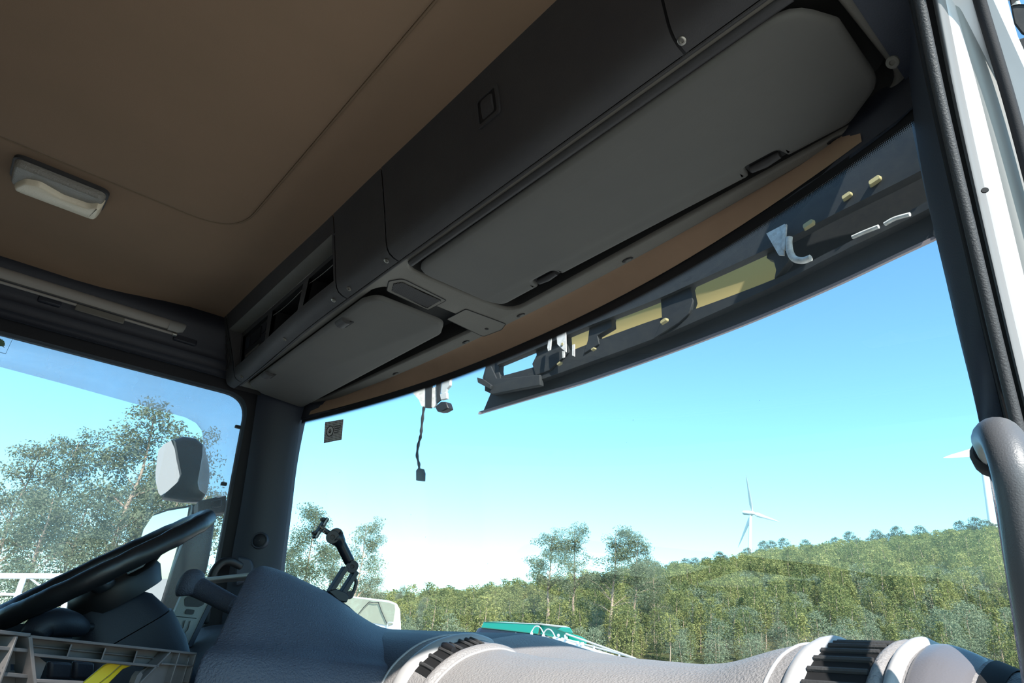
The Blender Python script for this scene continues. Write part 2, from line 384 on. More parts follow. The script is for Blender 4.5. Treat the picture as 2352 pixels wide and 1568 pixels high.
# windscreen ------------------------------------------------------------
mb = MB(); rows = []
for j in range(13):
    row = []
    for i in range(41):
        x = -1.03+2.12*i/40; zt = glass_top(x); z = lerp(2.30, zt+0.02, j/12); row.append(V((x, WS(x,z), z)))
    rows.append(row)
mb.grid(rows); wind = struct(mb.build('window_1', M['wind'], ang=180))
def frit_strip(name, pts_a, pts_b, width):
    me = bpy.data.meshes.new(name); n = len(pts_a); vs = []; uvs = []; acc = 0
    for i in range(n):
        if i: acc += (pts_a[i]-pts_a[i-1]).length
        vs += [pts_a[i], pts_b[i]]; uvs += [(acc,0),(acc,width)]
    fs = [(2*i,2*i+1,2*i+3,2*i+2) for i in range(n-1)]
    me.from_pydata([tuple(p) for p in vs], [], fs)
    ul = me.uv_layers.new(name='uv')
    for l in me.loops: ul.data[l.index].uv = uvs[l.vertex_index]
    me.materials.append(M['frit']); o = bpy.data.objects.new(name, me); COL.objects.link(o); o.parent = wind; return o
pa, pb = [], []
for i in range(61):
    x = -1.0+2.07*i/60; zt = glass_top(x)
    pa.append(V((x, WS(x,zt)-0.003, zt+0.018))); pb.append(V((x, WS(x,zt-0.02)-0.003, zt-0.020)))
frit_strip('frit_band', pa, pb, 0.038)
# driver side wall: upper door frame, seal, window ----------------------
prof = [(-1.005,3.432),(-1.008,3.372),(-1.022,3.345),(-1.035,3.315),(-1.045,3.30),(-1.042,3.285),(-1.052,3.275),(-1.052,3.262),(-1.062,3.255),(-1.066,3.235)]
mb = MB(); mb.grid([[V((x,y,z)) for x,z in prof] for y in (-1.4,-0.6,0.0,0.5,0.72)])
wl_ = struct(mb.build('wall_left', M['sidetrim'], ang=50, solid=0.02))
# black door frame with the window opening (in the y,z plane)
win = round_poly([(-0.85,2.43),(0.700,2.43),(0.664,3.201),(-0.85,3.201)], [0.06,0.05,0.085,0.08], 8)
outr = round_poly([(-1.0,1.4),(0.77,1.4),(0.735,3.262),(-1.0,3.262)], [0.02,0.02,0.13,0.1], 8)
mb = MB(); mb.plate(outr, [win], lambda p: V((-1.075,p[0],p[1])), (-0.05,0,0))
dfr = struct(mb.build('door_1', M['rubber'], bevel=0.008))
mb = MB(); path = [V((-1.066,p.x,p.y)) for p in offset_poly(outr,0.004)]
mb.tube([p for p in path if p.z > 2.2 and p.y > -0.99], 0.006, 8); mb.build('tan_gap_strip', M['tan'], dfr)
mb = MB(); path = [V((-1.060,p.x,p.y)) for p in offset_poly(outr,0.016)]
mb.tube([p for p in path if p.z > 2.2 and p.y > -0.99], 0.008, 8); mb.build('seal', M['rubber'], dfr)
mb = MB(); mb.plate(offset_poly(win,0.012), [], lambda p: V((-1.105,p[0],p[1])), (-0.004,0,0))
sg = struct(mb.build('window_2', M['sideglass'], ang=180))
mb = MB(); mb.plate(round_poly([(-1.0,1.4),(0.74,1.4),(0.74,2.40),(-1.0,2.40)],0.02), [], lambda p: V((-1.02,p[0],p[1])), (-0.08,0,0))
mb.build('door_panel', M['sidetrim'], dfr, bevel=0.02)
# outer structure behind / beyond the door
mb = MB(); mb.box((-1.09,-1.2,2.4),(0.06,0.45,2.1)); mb.build('rear_pillar', M['white_paint'], wl_)

# left A pillar ----------------------------------------------------------
def pillar_left():
    a = [P(600,860,x=-1.055),P(592,905,x=-1.055),P(578,1000,x=-1.057),P(555,1150,x=-1.06),P(530,1290,x=-1.062),P(505,1450,x=-1.065)]
    b = []
    for px,py in ((705,900),(690,958),(670,1060),(655,1180),(640,1300),(622,1450)):
        p = P(px,py,x=-1.0); b.append(p)
    n = 8; A = catmull(a,n); B = catmull(b,n); rows = []
    for p,q in zip(A,B):
        row = []
        for k in range(9):
            t = k/8; m = p.lerp(q,t); bul = 0.022*math.sin(math.pi*t)**0.7; row.append(m+V((bul*0.8,-bul*0.6,0)))
        row.append(q+V((-0.02,0.03,0))); rows.append(row)
    mb = MB(); mb.grid(rows); return mb.build('trim_1', M['pillar'], ang=180, solid=0)
tl = struct(pillar_left())
def pillar_y(px, py):   # point on the left pillar face seen at a pixel
    p = P(px,py,x=-1.025); return p
def screw(px, py, r=0.006, name='screw', parent=None, nrm=(0,-0.3,-1), m=None, **k):
    p = P(px,py,**k); n = V(nrm).normalized(); mb = MB()
    mb.lathe([(r*1.0,-0.002),(r,0.001),(r*0.8,0.0022),(r*0.42,0.0022),(r*0.40,0.0004),(0,0.0004)], p, n, 14)
    return mb.build(name, m or M['metal'], parent, ang=50)
screw(640,975, 0.008, 'pillar_screw', tl, (0.75,-0.6,0), M['black'], x=-1.012)
# tweeter
c = P(597,1241,x=-1.005); n = V((0.8,-0.6,0)).normalized()
e = thing('tweeter', 'round dark tweeter on the driver side windscreen pillar', 'speaker', c)
mb = MB(); mb.lathe([(0.027,-0.02),(0.027,0.004),(0.025,0.008),(0.021,0.008),(0.0205,0.004),(0,0.004)], c, n, 32); mb.build('ring', M['pillar'], e)
mb = MB(); mb.lathe([(0.0205,0.0045),(0.018,0.0065),(0.0,0.0075)], c, n, 32); mb.build('grille', M['sidetrim'], e)
mb = MB(); mb.lathe([(0.0016,0.007),(0.0,0.009)], c, n, 8); mb.build('centre_dot', M['greyplastic'], e)

# ------------------------------------------------------------------ overhead console
con = thing('overhead_console', 'dark grey overhead storage console above the windscreen', 'console', (0,0.6,3.2))
FP = [(0.486,3.428),(0.490,3.415),(0.494,3.40),(0.503,3.36),(0.514,3.31),(0.524,3.26),(0.529,3.236),(0.534,3.221),(0.541,3.211),(0.552,3.205),(0.566,3.2025)]
XL = -1.045
def fy(x):   # the fascia bends forwards a little towards the driver's door
    return 0.028*smooth(-x, 0.25, 1.02)
def fys(x, z): return fy(x)*smooth(3.424-z,0.0,0.20)
def fascia(x0, x1, prof=FP, n=16, dy=0.0):
    mb = MB(); mb.grid([[V((lerp(x0,x1,i/n), y+dy+fys(lerp(x0,x1,i/n),z), z)) for y,z in prof] for i in range(n+1)]); return mb
S1x, S2x, S3x = -0.159, 0.083, 0.837
G = 0.0022
# end cap
capx = P(548,860,y=0.575).x
mbc = fascia(XL, capx-G, n=6); 
o_cap = mbc.build('end_cap', M['console'], con, ang=50)
mb = MB()
ringp = [V((XL, y+fys(XL,z), z)) for y,z in FP]+[V((XL,0.70,3.2025)),V((XL,0.70,3.428))]
mb.add(ringp, [tuple(range(len(ringp)))]); mb.build('end_face', M['console'], con)
for k in range(5):   # vent slots in the end cap
    mb = MB(); x = lerp(XL+0.010, capx-0.012, k/4); pts = []
    for t in range(5):
        f_ = lerp(3,5.2,t/4); i = int(f_); fr = f_-i; y = lerp(FP[i][0],FP[i+1][0],fr); z = lerp(FP[i][1],FP[i+1][1],fr); pts.append(V((x,y+fys(x,z)-0.0005,z)))
    mb.tube(pts, 0.0022, 6); mb.build('vent_slot', M['void'], o_cap)
# open compartment section: top strip, bottom strip, recess
ox0, ox1 = capx+0.012, S1x-0.012
def fpart(i0, i1): return FP[i0:i1+1]
zt_, zb_ = 3.372, 3.243
def fat(z):
    for (y0,z0),(y1,z1) in zip(FP,FP[1:]):
        if z0 >= z >= z1: return lerp(y0,y1,(z0-z)/(z0-z1))
    return FP[-1][0]
cut_top = [p for p in FP if p[1] > zt_]+[(fat(zt_),zt_)]
cut_mid = [(fat(zt_),zt_)]+[p for p in FP if zb_ < p[1] < zt_]+[(fat(zb_),zb_)]
cut_bot = [(fat(zb_),zb_)]+[p for p in FP if p[1] < zb_]
mb = fascia(capx+G, S1x-G, cut_top)
for a,b in ((capx+G,ox0),(ox1,S1x-G)):
    m2 = fascia(a,b,cut_mid,n=2); mb.add(m2.v,m2.f)
m2 = fascia(capx+G, S1x-G, cut_bot); mb.add(m2.v,m2.f)
rad = mb.build('compartment_frame', M['console'], con, ang=50)
yb0, zb0 = 0.545, 3.373     # rear edge of the recess roof
yb1, zb1 = 0.541, 3.246
mb = MB(); n = 10
def rx_(i): return lerp(ox0,ox1,i/n)
mb.grid([[V((rx_(i),fat(zt_)+fys(rx_(i),zt_),zt_)),V((rx_(i),fat(zt_)+0.02+fys(rx_(i),zt_),zt_-0.003)),V((rx_(i),yb0+fys(rx_(i),zb0),zb0))] for i in range(n+1)])
mb.build('recess_roof', M['console_light'], con, ang=180)
mb = MB()
for x in (ox0,ox1):
    q = [V((x,fat(zt_)+fys(x,zt_),zt_)),V((x,yb0+fys(x,zb0),zb0)),V((x,yb1+fys(x,zb1),zb1-0.003)),V((x,fat(zb_)+fys(x,zb_),zb_))]; mb.add(q,[(0,1,2,3)])
q = [V((ox0,fat(zb_)+fys(ox0,zb_),zb_)),V((ox1,fat(zb_)+fys(ox1,zb_),zb_)),V((ox1,yb1+fys(ox1,zb1),zb1-0.003)),V((ox0,yb1+fys(ox0,zb1),zb1-0.003))]; mb.add(q,[(0,1,2,3)])
mb.build('recess_side', M['console'], con)
# slot panel with three radio slots
def slotfn(p):
    x = p[0]; t = p[1]; z = lerp(zb1,zb0,t); return V((x, lerp(yb1,yb0,t)+fys(x,z), z))
W_ = ox1-ox0; slots = []
edges = [(ox0+0.02*W_,ox0+0.31*W_),(ox0+0.36*W_,ox0+0.66*W_),(ox0+0.71*W_,ox0+0.99*W_)]
for a,b in edges: slots.append([V((a,0.06)),V((b,0.06)),V((b,0.86)),V((a,0.86))])
mb = MB(); mb.plate([V((ox0,0)),V((ox1,0)),V((ox1,1)),V((ox0,1))], slots, slotfn, (0,0.012,0.002)); mb.build('slot_panel', M['console'], con)
for k,(a,b) in enumerate(edges):
    mb = MB()
    v = [slotfn((a,0.06)),slotfn((b,0.06)),slotfn((b,0.86)),slotfn((a,0.86))]; d = V((0,0.09,0.01))
    mb.add(v+[p+d for p in v],[(4,5,6,7),(0,1,5,4),(1,2,6,5),(2,3,7,6),(3,0,4,7)]); so = mb.build('radio_slot', M['void'], con)
    mb = MB(); nrm = V((0,-0.004,-0.001))
    if k == 0:
        m2 = MB(); e1 = [slotfn((lerp(a,b,0.03),0.12)),slotfn((lerp(a,b,0.97),0.12)),slotfn((lerp(a,b,0.97),0.82)),slotfn((lerp(a,b,0.03),0.82))]
        m2.add([p+V((0,0.006,0)) for p in e1]+[p+V((0,0.05,0)) for p in e1],[(0,1,2,3),(0,1,5,4),(1,2,6,5),(2,3,7,6),(3,0,4,7)]); uo = m2.build('radio_front', M['black'], con, bevel=0.001)
        for (u0,u1,t0,t1,nm,mm) in ((0.30,0.72,0.42,0.74,'display',M['housing']),(0.08,0.24,0.45,0.72,'dial',M['sidetrim']),(0.76,0.93,0.5,0.72,'button',M['sidetrim']),(0.76,0.93,0.22,0.42,'button',M['sidetrim']),(0.12,0.70,0.2,0.27,'slot_lip',M['metal'])):
            m3 = MB(); q = [slotfn((lerp(a,b,u),t))+V((0,0.006,0)) for u,t in ((u0,t0),(u1,t0),(u1,t1),(u0,t1))]
            m3.add(q+[p+V((0,-0.003,-0.001)) for p in q],[(4,5,6,7),(0,1,5,4),(1,2,6,5),(2,3,7,6),(3,0,4,7)]); m3.build(nm, mm, uo)
    else:
        pts = [slotfn((lerp(a,b,t),0.74-0.12*math.sin(math.pi*t)*0.5))+V((0,0.004,0)) for t in [i/10 for i in range(11)]]
        mb.tube(pts,0.0012,6); mb.build('slot_edge', M['metal'], so)
# closed panels
mb = fascia(S1x+G, S2x-G); mb.build('fascia_panel', M['console'], con, ang=50)
mb = fascia(S2x+G, S3x-G); lid = mb.build('locker_door', M['console'], con, ang=50)
mb = fascia(S3x+G, 1.075); mb.build('fascia_panel', M['console'], con, ang=50)
# dark backing in the seams
for sx in (capx,S1x,S2x,S3x):
    fascia(sx-0.006, sx+0.006, n=1, dy=0.0046).build('seam_backing', M['void'], con)
# locker latch
yl = fat(3.335)
c = P(1120,245,y=yl)
for _ in range(6): c = P(1120,245,y=fat(c.z)-0.001)
tn = (V((0,FP[3][0],FP[3][1]))-V((0,FP[5][0],FP[5][1]))).normalized(); nn = V((0,-tn.z,tn.y)); nn = nn if nn.y < 0 else -nn
def latfn(p): return c + V((1,0,0))*p[0] + tn*p[1]
mb = MB(); mb.plate(rrect(0.066,0.066,0.008), [rrect(0.052,0.052,0.006)], latfn, -nn*0.004)
mb.v = [p+nn*0.003 for p in mb.v]; lt = mb.build('latch_frame', M['console'], lid, bevel=0.0012)
mb = MB(); mb.plate(rrect(0.052,0.052,0.006), [], lambda p: latfn(p)+nn*0.0006, -nn*0.001); mb.build('latch_cup', M['void'], lid)
mb = MB(); mb.loft([[latfn(q)+nn*0.001 for q in rrect(0.034,0.040,0.006)],[latfn((q[0],q[1]+0.004))+nn*0.004 for q in rrect(0.030,0.030,0.008)]],True,True); mb.build('latch_lever', M['console'], lid)

# underside panel with two visor recesses --------------------------------
ZP = 3.2025
def panel_front(x): return 0.945 - 0.062*abs(x)**2.2 - 0.005
xsr = [-1.0+2.045*i/30 for i in range(31)]
outer = [V((x,0.5685+fy(x))) for x in xsr]+[V((x,panel_front(x))) for x in reversed(xsr)]
hl = round_poly([(-0.972,0.602),(-0.075,0.584),(-0.030,0.60),(-0.022,0.87),(-0.075,0.905),(-0.95,0.872)], [0.03,0.03,0.05,0.05,0.04,0.05], 5)
hr = round_poly([(0.060,0.580),(1.020,0.580),(1.032,0.84),(0.95,0.880),(0.075,0.912)], [0.05,0.05,0.06,0.06,0.06], 5)
mb = MB(); up2 = lambda p: V((p[0],p[1],ZP))
tris = tessellate_polygon([[V((p.x,p.y,0)) for p in l] for l in (outer,hl,hr)])
mb.add([up2(p) for l in (outer,hl,hr) for p in l], tris)
wells = []
for h in (hl,hr):
    rings = []
    for k in range(5):
        a = k/4*math.pi/2; rr = 0.008; q = offset_poly(h, -rr*math.sin(a)*0.9); rings.append([V((p.x,p.y,ZP+rr*(1-math.cos(a)))) for p in q])
    mb.loft(rings,True,False); q2_ = offset_poly(h,-0.0105); m2 = MB()
    m2.loft([rings[-1],[V((p.x,p.y,ZP+0.055)) for p in q2_]],True,False); m2.add([V((p.x,p.y,ZP+0.055)) for p in q2_], tessellate_polygon([[V((p.x,p.y,0)) for p in q2_]])); wells.append(m2)
und = mb.build('underside_panel', M['console_light'], con, ang=35)
for m2 in wells: m2.build('visor_recess', M['recess'], con, ang=50)
mb = MB(); ts = [-1.0+2.06*i/40 for i in range(41)]   # thin rounded ridge along the rear seam
mb.tube([V((x,0.5715+fy(x),3.2035)) for x in ts], 0.0032, 8); mb.build('seam_ridge', M['console'], con)
# front lip of the underside panel rolls up to the brown header
mb = MB()
mb.grid([[V((x,panel_front(x)+dy,ZP+dz)) for x in xsr] for dy,dz in ((0,0),(0.003,0.001),(0.0055,0.005),(0.006,0.02))]); mb.build('panel_lip', M['console_light'], con, ang=180)
# clip notches along the front edge
for px,py in ((1208,729),(1080,789),(921,862),(1452,603),(1922,322)):
    p = P(px,py,z=ZP); p.y = panel_front(p.x)-0.006; mb = MB()
    mb.lathe([(0.0125,-0.0012),(0.0115,0.0002),(0.0085,0.0006),(0.006,-0.0004),(0,-0.0006)], p+V((0,0,-0.0004)), (0,0.25,-1), 14, sx=1.25, sy=0.62); mb.build('clip_notch', M['void'], con)
# screws
for px,py in ((905,606),(818,669),(780,694),(661,781),(560,866),(1580,107)):
    p = P(px,py,z=3.207); mb = MB(); r = 0.0062
    nb = V((0,-0.45,-1)).normalized()
    p = V((p.x, 0.548+fy(p.x), 3.2062))
    mb.lathe([(r,-0.002),(r,0.001),(r*0.8,0.002),(r*0.42,0.002),(r*0.4,0.0003),(0,0.0003)], p, nb, 14); mb.build('screw', M['metal'] if px in (905,780,1580) else M['console_light'], con, ang=50)
# speaker grille and blanking plate between the visors
def uquad(pts, rad, z): return round_poly([P(px,py,z=z).xy for px,py in pts], rad, 5)
q = uquad([(893,646),(925,640),(1025,690),(983,712),(888,668)], [0.012,0.02,0.006,0.006,0.012], ZP-0.001)
mb = MB(); mb.plate(q, [], lambda p: V((p[0],p[1],ZP-0.0012)), (0,0,0.003)); gp = mb.build('speaker_plate', M['console_light'], con, bevel=0.001)
q2 = offset_poly(q,-0.012); mb = MB(); mb.plate(q2, [], lambda p: V((p[0],p[1],ZP-0.0016)), (0,0,0.002)); mb.build('speaker_cloth', M['void'], gp)
mb = MB(); x0,x1 = min(p.x for p in q2),max(p.x for p in q2); y0,y1 = min(p.y for p in q2),max(p.y for p in q2)
def inside(p, poly):
    c_ = False; n_ = len(poly)
    for i in range(n_):
        a,b = poly[i],poly[i-1]
        if (a[1] > p[1]) != (b[1] > p[1]) and p[0] < (b[0]-a[0])*(p[1]-a[1])/(b[1]-a[1])+a[0]: c_ = not c_
    return c_
nb_ = 34
for k in range(nb_):
    y = lerp(y0,y1,(k+0.5)/nb_); xs_ = [lerp(x0,x1,t/80) for t in range(81)]; ins = [x for x in xs_ if inside((x,y),q2)]
    if len(ins) > 1: mb.bar(V((ins[0],y,ZP-0.0026)),V((ins[-1],y,ZP-0.0026)),0.0016,0.0014)
for k in range(40):
    x = lerp(x0,x1,(k+0.5)/40); ys_ = [lerp(y0,y1,t/80) for t in range(81)]; ins = [y for y in ys_ if inside((x,y),q2)]
    if len(ins) > 1: mb.bar(V((x,ins[0],ZP-0.0024)),V((x,ins[-1],ZP-0.0024)),0.0012,0.0012)
gm = mb.build('grille_mesh', M['console'], gp); gm['kind'] = 'stuff'
for k in range(2):
    pass
def outline_groove(q, name, parent):
    mb = MB(); pts = [V((p.x,p.y,ZP-0.0003)) for p in q]; pts.append(pts[0]); mb.tube(pts,0.0014,6,caps=False); return mb.build(name, M['void'], parent)
outline_groove(q,'plate_gap',con)
q = uquad([(1070,710),(1162,744),(1152,757),(1110,773),(1026,733)], [0.006,0.01,0.012,0.012,0.006], ZP-0.001)
mb = MB(); mb.plate(q, [], lambda p: V((p[0],p[1],ZP-0.001)), (0,0,0.003)); bp_ = mb.build('blanking_plate', M['console_light'], con, bevel=0.001)
outline_groove(q,'plate_gap',con)
p = P(1118,755,z=ZP-0.001); mb = MB(); mb.lathe([(0.0055,0),(0.005,0.0006),(0,0.0006)], p+V((0,0,-0.0006)), (0,0,-1), 16); mb.build('switch_hole', M['void'], bp_)

# sun visors --------------------------------------------------------------
def visor(name, label, poly, z0, tilt, loc):
    e = thing(name, label, 'sun visor', loc); mb = MB()
    def fn(p, dz): return V((p.x,p.y,z0+tilt(p)+dz))
    rings = [[fn(p,0.016) for p in offset_poly(poly,-0.006)],[fn(p,0.012) for p in poly],[fn(p,0.006) for p in offset_poly(poly,0.0)],[fn(p,0.002) for p in offset_poly(poly,-0.003)],[fn(p,0.0) for p in offset_poly(poly,-0.010)]]
    mb.loft(rings,True,False)
    for rg in (rings[0],rings[-1]): mb.add(rg, tessellate_polygon([[V((p.x,p.y,0)) for p in rg]]))
    mb.build('visor_panel', M['visor'], e, ang=50); return e
# right visor with two finger notches on its front edge
def xy(px, py, z): p = P(px,py,z=z); return V((p.x,p.y))
ZV = 3.186
yR = 0.848
na0, na1 = xy(1705,395,ZV), xy(1790,340,ZV)
nb0, nb1 = xy(1215,650,ZV), xy(1275,622,ZV)
base = [(0.095,0.600,0.045),(0.975,0.594,0.06),(1.008,0.66,0.02),(1.006,0.80,0.05),(0.945,0.848,0.03)]
pts = [V((a,b)) for a,b,_ in base]; rad_ = [r for *_,r in base]
for p0,p1 in ((na1,na0),(nb1,nb0)):
    xa, xb = max(p0.x,p1.x), min(p0.x,p1.x)
    pts += [V((xa,yR)),V((xa-0.006,yR-0.026)),V((xb+0.006,yR-0.026)),V((xb,yR))]; rad_ += [0.004,0.010,0.010,0.004]
pts += [V((0.115,0.850)),V((0.100,0.80))]; rad_ += [0.03,0.02]
vp = round_poly(pts, rad_, 4)
vr = visor('sun_visor', 'long grey passenger sun visor folded flat against the overhead console', vp, ZV, lambda p: 0.0, (0.55,0.62,3.19))
for p0,p1 in ((na1,na0),(nb1,nb0)):
    xa, xb = max(p0.x,p1.x), min(p0.x,p1.x); cx = (xa+xb)/2; w = xa-xb
    mb = MB(); mb.tube([V((cx-w*0.36,yR-0.008,ZV+0.008)),V((cx,yR-0.007,ZV+0.007)),V((cx+w*0.36,yR-0.008,ZV+0.008))],[0.007,0.0085,0.007],12); mb.build('finger_tab', M['console'], vr)
    mb = MB(); mb.box((cx,yR-0.012,ZV+0.013),(w*0.9,0.03,0.004)); mb.build('notch_backing', M['void'], vr)
mb = MB(); mb.tube([V((x,0.588,ZV+0.014)) for x in (0.10,0.5,0.98)],0.008,10); mb.build('hinge_rod', M['console'], vr)
# left visor with hinge clips on its rear edge
pl = round_poly([xy(572,884,ZV),xy(828,692,ZV)+V((0,0.004)),xy(866,684,ZV),xy(1020,744,ZV),xy(1012,770,ZV),xy(695,931,ZV),xy(600,905,ZV)], [0.02,0.05,0.05,0.04,0.03,0.02,0.02], 6)
vl = visor('sun_visor', 'grey driver side sun visor with two hinge clips on its rear edge', pl, ZV, lambda p: -0.012*smooth(-p.x,0.3,1.0)*smooth(p.y,0.65,0.85), (-0.5,0.60,3.19))
for px,py in ((785,742),(612,862)):
    c = P(px,py,z=ZV-0.004); mb = MB(); prof = []
    for k in range(9):
        a = math.pi*(k/8); prof.append((-0.016*math.cos(a)+0.004, -0.012*math.sin(a)))
    for s in (0,): 
        ringA = [V((c.x-0.019,c.y+y,c.z+0.006+z)) for y,z in prof]; ringB = [V((c.x+0.019,c.y+y,c.z+0.006+z)) for y,z in prof]
        mb.grid([ringA,ringB]); mb.add(ringA,[tuple(range(9))]); mb.add(ringB,[tuple(range(9))])
    mb.build('hinge_clip', M['console'], vl, ang=50)
    mb = MB(); mb.box((c.x,c.y+0.018,c.z+0.0035),(0.046,0.010,0.002)); mb.build('clip_slot', M['void'], vl)

mb = MB(); mb.plate([V((1.030,0.50)),V((1.13,0.50)),V((1.13,0.90)),V((1.030,0.90))],[],lambda p: V((p[0],p[1],ZP-0.004-0.10*(p[0]-1.030))),(0,0,0.004)); struct(mb.build('trim_6', M['pillar']))
# brown header strip between console and glass ---------------------------
xsb = [-0.97+1.92*i/30 for i in range(31)]
mb = MB(); rows = []
for t in range(9):
    row = []
    for x in xsb:
        zt = glass_top(x); y0 = panel_front(x)+0.002; y1 = WS(x,zt)-0.006; u = t/8
        row.append(V((x, lerp(y0,y1,u), lerp(ZP+0.014,zt+0.017,u**1.6) + 0.010*math.sin(math.pi*u))))
    rows.append(row)
mb.grid(rows); struct(mb.build('trim_2', M['brown'], ang=180))
# dark closing trims at both ends of the header
for s, nm in ((1,'trim_3'),(-1,'trim_4')):
    mb = MB(); rows = []
    for t in range(7):
        row = []
        for k in range(9):
            x = s*lerp(0.925,1.13 if s > 0 else 1.075,k/8); zt = glass_top(min(abs(x),1.0)); y0 = panel_front(min(abs(x),1.03))-0.005; y1 = WS(min(abs(x),1.02)*s,zt)-0.004-0.25*max(0,abs(x)-1.0); u = t/6
            row.append(V((x,lerp(y0,y1,u),lerp(ZP+0.012,zt+0.008,u**1.5)+0.004*math.sin(math.pi*u)-0.004)))
        rows.append(row)
    mb.grid(rows); struct(mb.build(nm, M['pillar'], ang=180))

# ceiling fittings ---------------------------------------------------------
def dome_lamp():
    z = 3.418; c4 = [P(px,py,z=z) for px,py in ((36,400),(45,362),(242,438),(232,482))]
    ctr = sum(c4, V())/4
    e = thing('dome_lamp', 'white oblong interior lamp on the brown headliner above the driver', 'lamp', ctr)
    x0, x1 = -0.580, -0.474; y0, y1 = -0.160, 0.034
    poly = round_poly([V((x0,y0)),V((x1,y0)),V((x1,y1)),V((x0,y1))], 0.022, 6)
    mb = MB(); mb.loft([[V((p.x,p.y,3.426)) for p in offset_poly(poly,0.003)],[V((p.x,p.y,3.416)) for p in offset_poly(poly,0.003)],[V((p.x,p.y,3.414)) for p in offset_poly(poly,-0.002)]],True,True); mb.build('lamp_base', M['console'], e)
    def lens(poly, name, m, drop):
        mb = MB(); rings = []
        for k in range(6):
            a = k/5*math.pi/2; rings.append([V((p.x,p.y,3.415-drop*math.sin(a))) for p in offset_poly(poly,-0.009*(1-math.cos(a)))])
        mb.loft(rings,True,True); mb.build(name, m, e, ang=70)
    pa = round_poly([V((x0,y0+0.004)),V((x0+0.062,y0+0.03)),V((x0+0.076,y0+0.06)),V((x0+0.056,y0+0.11)),V((x0+0.060,y1-0.03)),V((x0+0.080,y1-0.012)),V((x0+0.07,y1)),V((x0,y1))], [0.02,0.02,0.02,0.02,0.02,0.01,0.01,0.02], 4)
    lens(offset_poly(poly,-0.002), 'lamp_lens', M['lens_clear'], 0.020); lens(pa, 'diffuser', M['lens'], 0.034)
dome_lamp()
screw(274,407,0.008,'ceiling_screw',ceiling,(0,0,-1),M['console_light'],z=3.420)

# driver side roller blind
rb = thing('roller_blind', 'grey roller blind cassette along the top of the driver door', 'blind', (-0.99,0.0,3.34))
mb = MB(); prof = [(0.0,0.0),(0.010,-0.004),(0.020,-0.016),(0.021,-0.030),(0.012,-0.040),(-0.004,-0.038),(-0.008,-0.02)]
def blindring(y, s=1.0): return [V((-1.005+px*s, y, 3.365+pz*s)) for px,pz in prof]
yend = 0.33
mb.loft([blindring(-0.9),blindring(yend)],True,True); mb.build('cassette', M['blind'], rb, ang=50)
mb = MB(); mb.loft([blindring(yend,1.08),blindring(yend+0.03,1.08),blindring(yend+0.047,0.9),blindring(yend+0.052,0.5)],True,True); mb.build('end_cap', M['greyplastic'], rb, ang=50)
mb = MB(); mb.tube([V((-1.0,-0.9,3.316)),V((-1.0,yend+0.022,3.316))],0.0045,8); mb.build('bottom_rod', M['blind'], rb)
mb = MB(); mb.lathe([(0.007,0),(0.007,0.012),(0.004,0.014)],V((-1.0,yend+0.02,3.316)),(0,1,0),10); mb.build('rod_cap', M['metal'], rb)
pp0, pp1 = P(175,700,x=-1.0), P(285,738,x=-1.0)
mb = MB(); mb.box(((pp0+pp1)/2+V((0.002,0,-0.003))), (0.006,(pp1-pp0).length,0.022)); mb.build('pull_tab', M['console_light'], rb, bevel=0.004)
for px,py in ((115,690),(425,780)):
    c = P(px,py,x=-1.02); mb = MB(); mb.box(c,(0.02,0.075 if px>400 else 0.06,0.028)); mb.build('bracket', M['sidetrim'], rb, bevel=0.005)

# ------------------------------------------------------------------ right door frame and pillar
ROWY = [-120,0,268,700,1000,1600]
DEP = [(-120,0.585),(0,0.62),(268,0.67),(700,0.735),(1000,0.77),(1600,0.80)]
def pline(xsv, dy, rows=ROWY):
    return [P(x,r,y=interp(r,DEP)+dy) for x,r in zip(xsv,rows)]
def pline_t(xsv, dy, rows=ROWY): return [PT(x,r,y=interp(r,DEP)+dy)[1] for x,r in zip(xsv,rows)]
LA = [2073,2093,2145,2243,2314,2462]
LS1 = [2088,2112,2169,2270,2343,2493]
LB0 = [2118,2142,2196,2296,2368,2518]
LB1 = [2146,2172,2226,2322,2394,2544]
LW = [2160,2191,2263,2368,2440,2590]
LP_ = [2196,2226,2313,2424,2500,2650]
LS2 = [2222,2250,2329,2440,2516,2666]
LD0 = [2246,2273,2352,2464,2540,2690]
LD1 = [2282,2310,2388,2500,2576,2726]
def pline(xsv, dy, rows=ROWY):
    dys = dy if isinstance(dy,(list,tuple)) else [dy]*len(rows)
    return [P(x,r,y=interp(r,DEP)+d) for x,r,d in zip(xsv,rows,dys)]
def ribbon(name, la, da, lb, db, m, parent=None, bulge=0.0, n=8, kind=True, k=8, back=0.0):
    A = catmull(pline(la,da),k); B = catmull(pline(lb,db),k); rows = []
    for p,q in zip(A,B):
        row = []
        for i in range(n+1):
            t = i/n; row.append(p.lerp(q,t)+V((0,-bulge*math.sin(math.pi*t),0)))
        if back: row = [p+V((0,back,0))]+row+[q+V((0,back,0))]
        rows.append(row)
    mb = MB(); mb.grid(rows); o = mb.build(name, m, parent, ang=60)
    return o
frm = thing('door_frame', 'white painted passenger door opening frame at the right edge', 'door frame', (1.1,0.75,1.4))
frm['kind'] = 'structure'
ribbon('jamb_ridge', LB0, 0.022, LB1, 0.018, M['grey_paint'], frm, bulge=0.016, back=0.03)
DW = [0.030]*6; DP_ = [0.046]*6; DS = [0.050]*6
ribbon('jamb_flat', LB1, 0.018, LW, DW, M['jamb_white'], frm, bulge=0.002, back=0.02)
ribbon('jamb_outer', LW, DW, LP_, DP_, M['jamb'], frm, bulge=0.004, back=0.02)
ribbon('edge_flange', LP_, DP_, LS2, DS, M['grey_paint'], frm, bulge=0.0, back=0.02)
ribbon('gap_channel', LA, 0.05, LB0, 0.045, M['rubber'], frm, back=0.0)
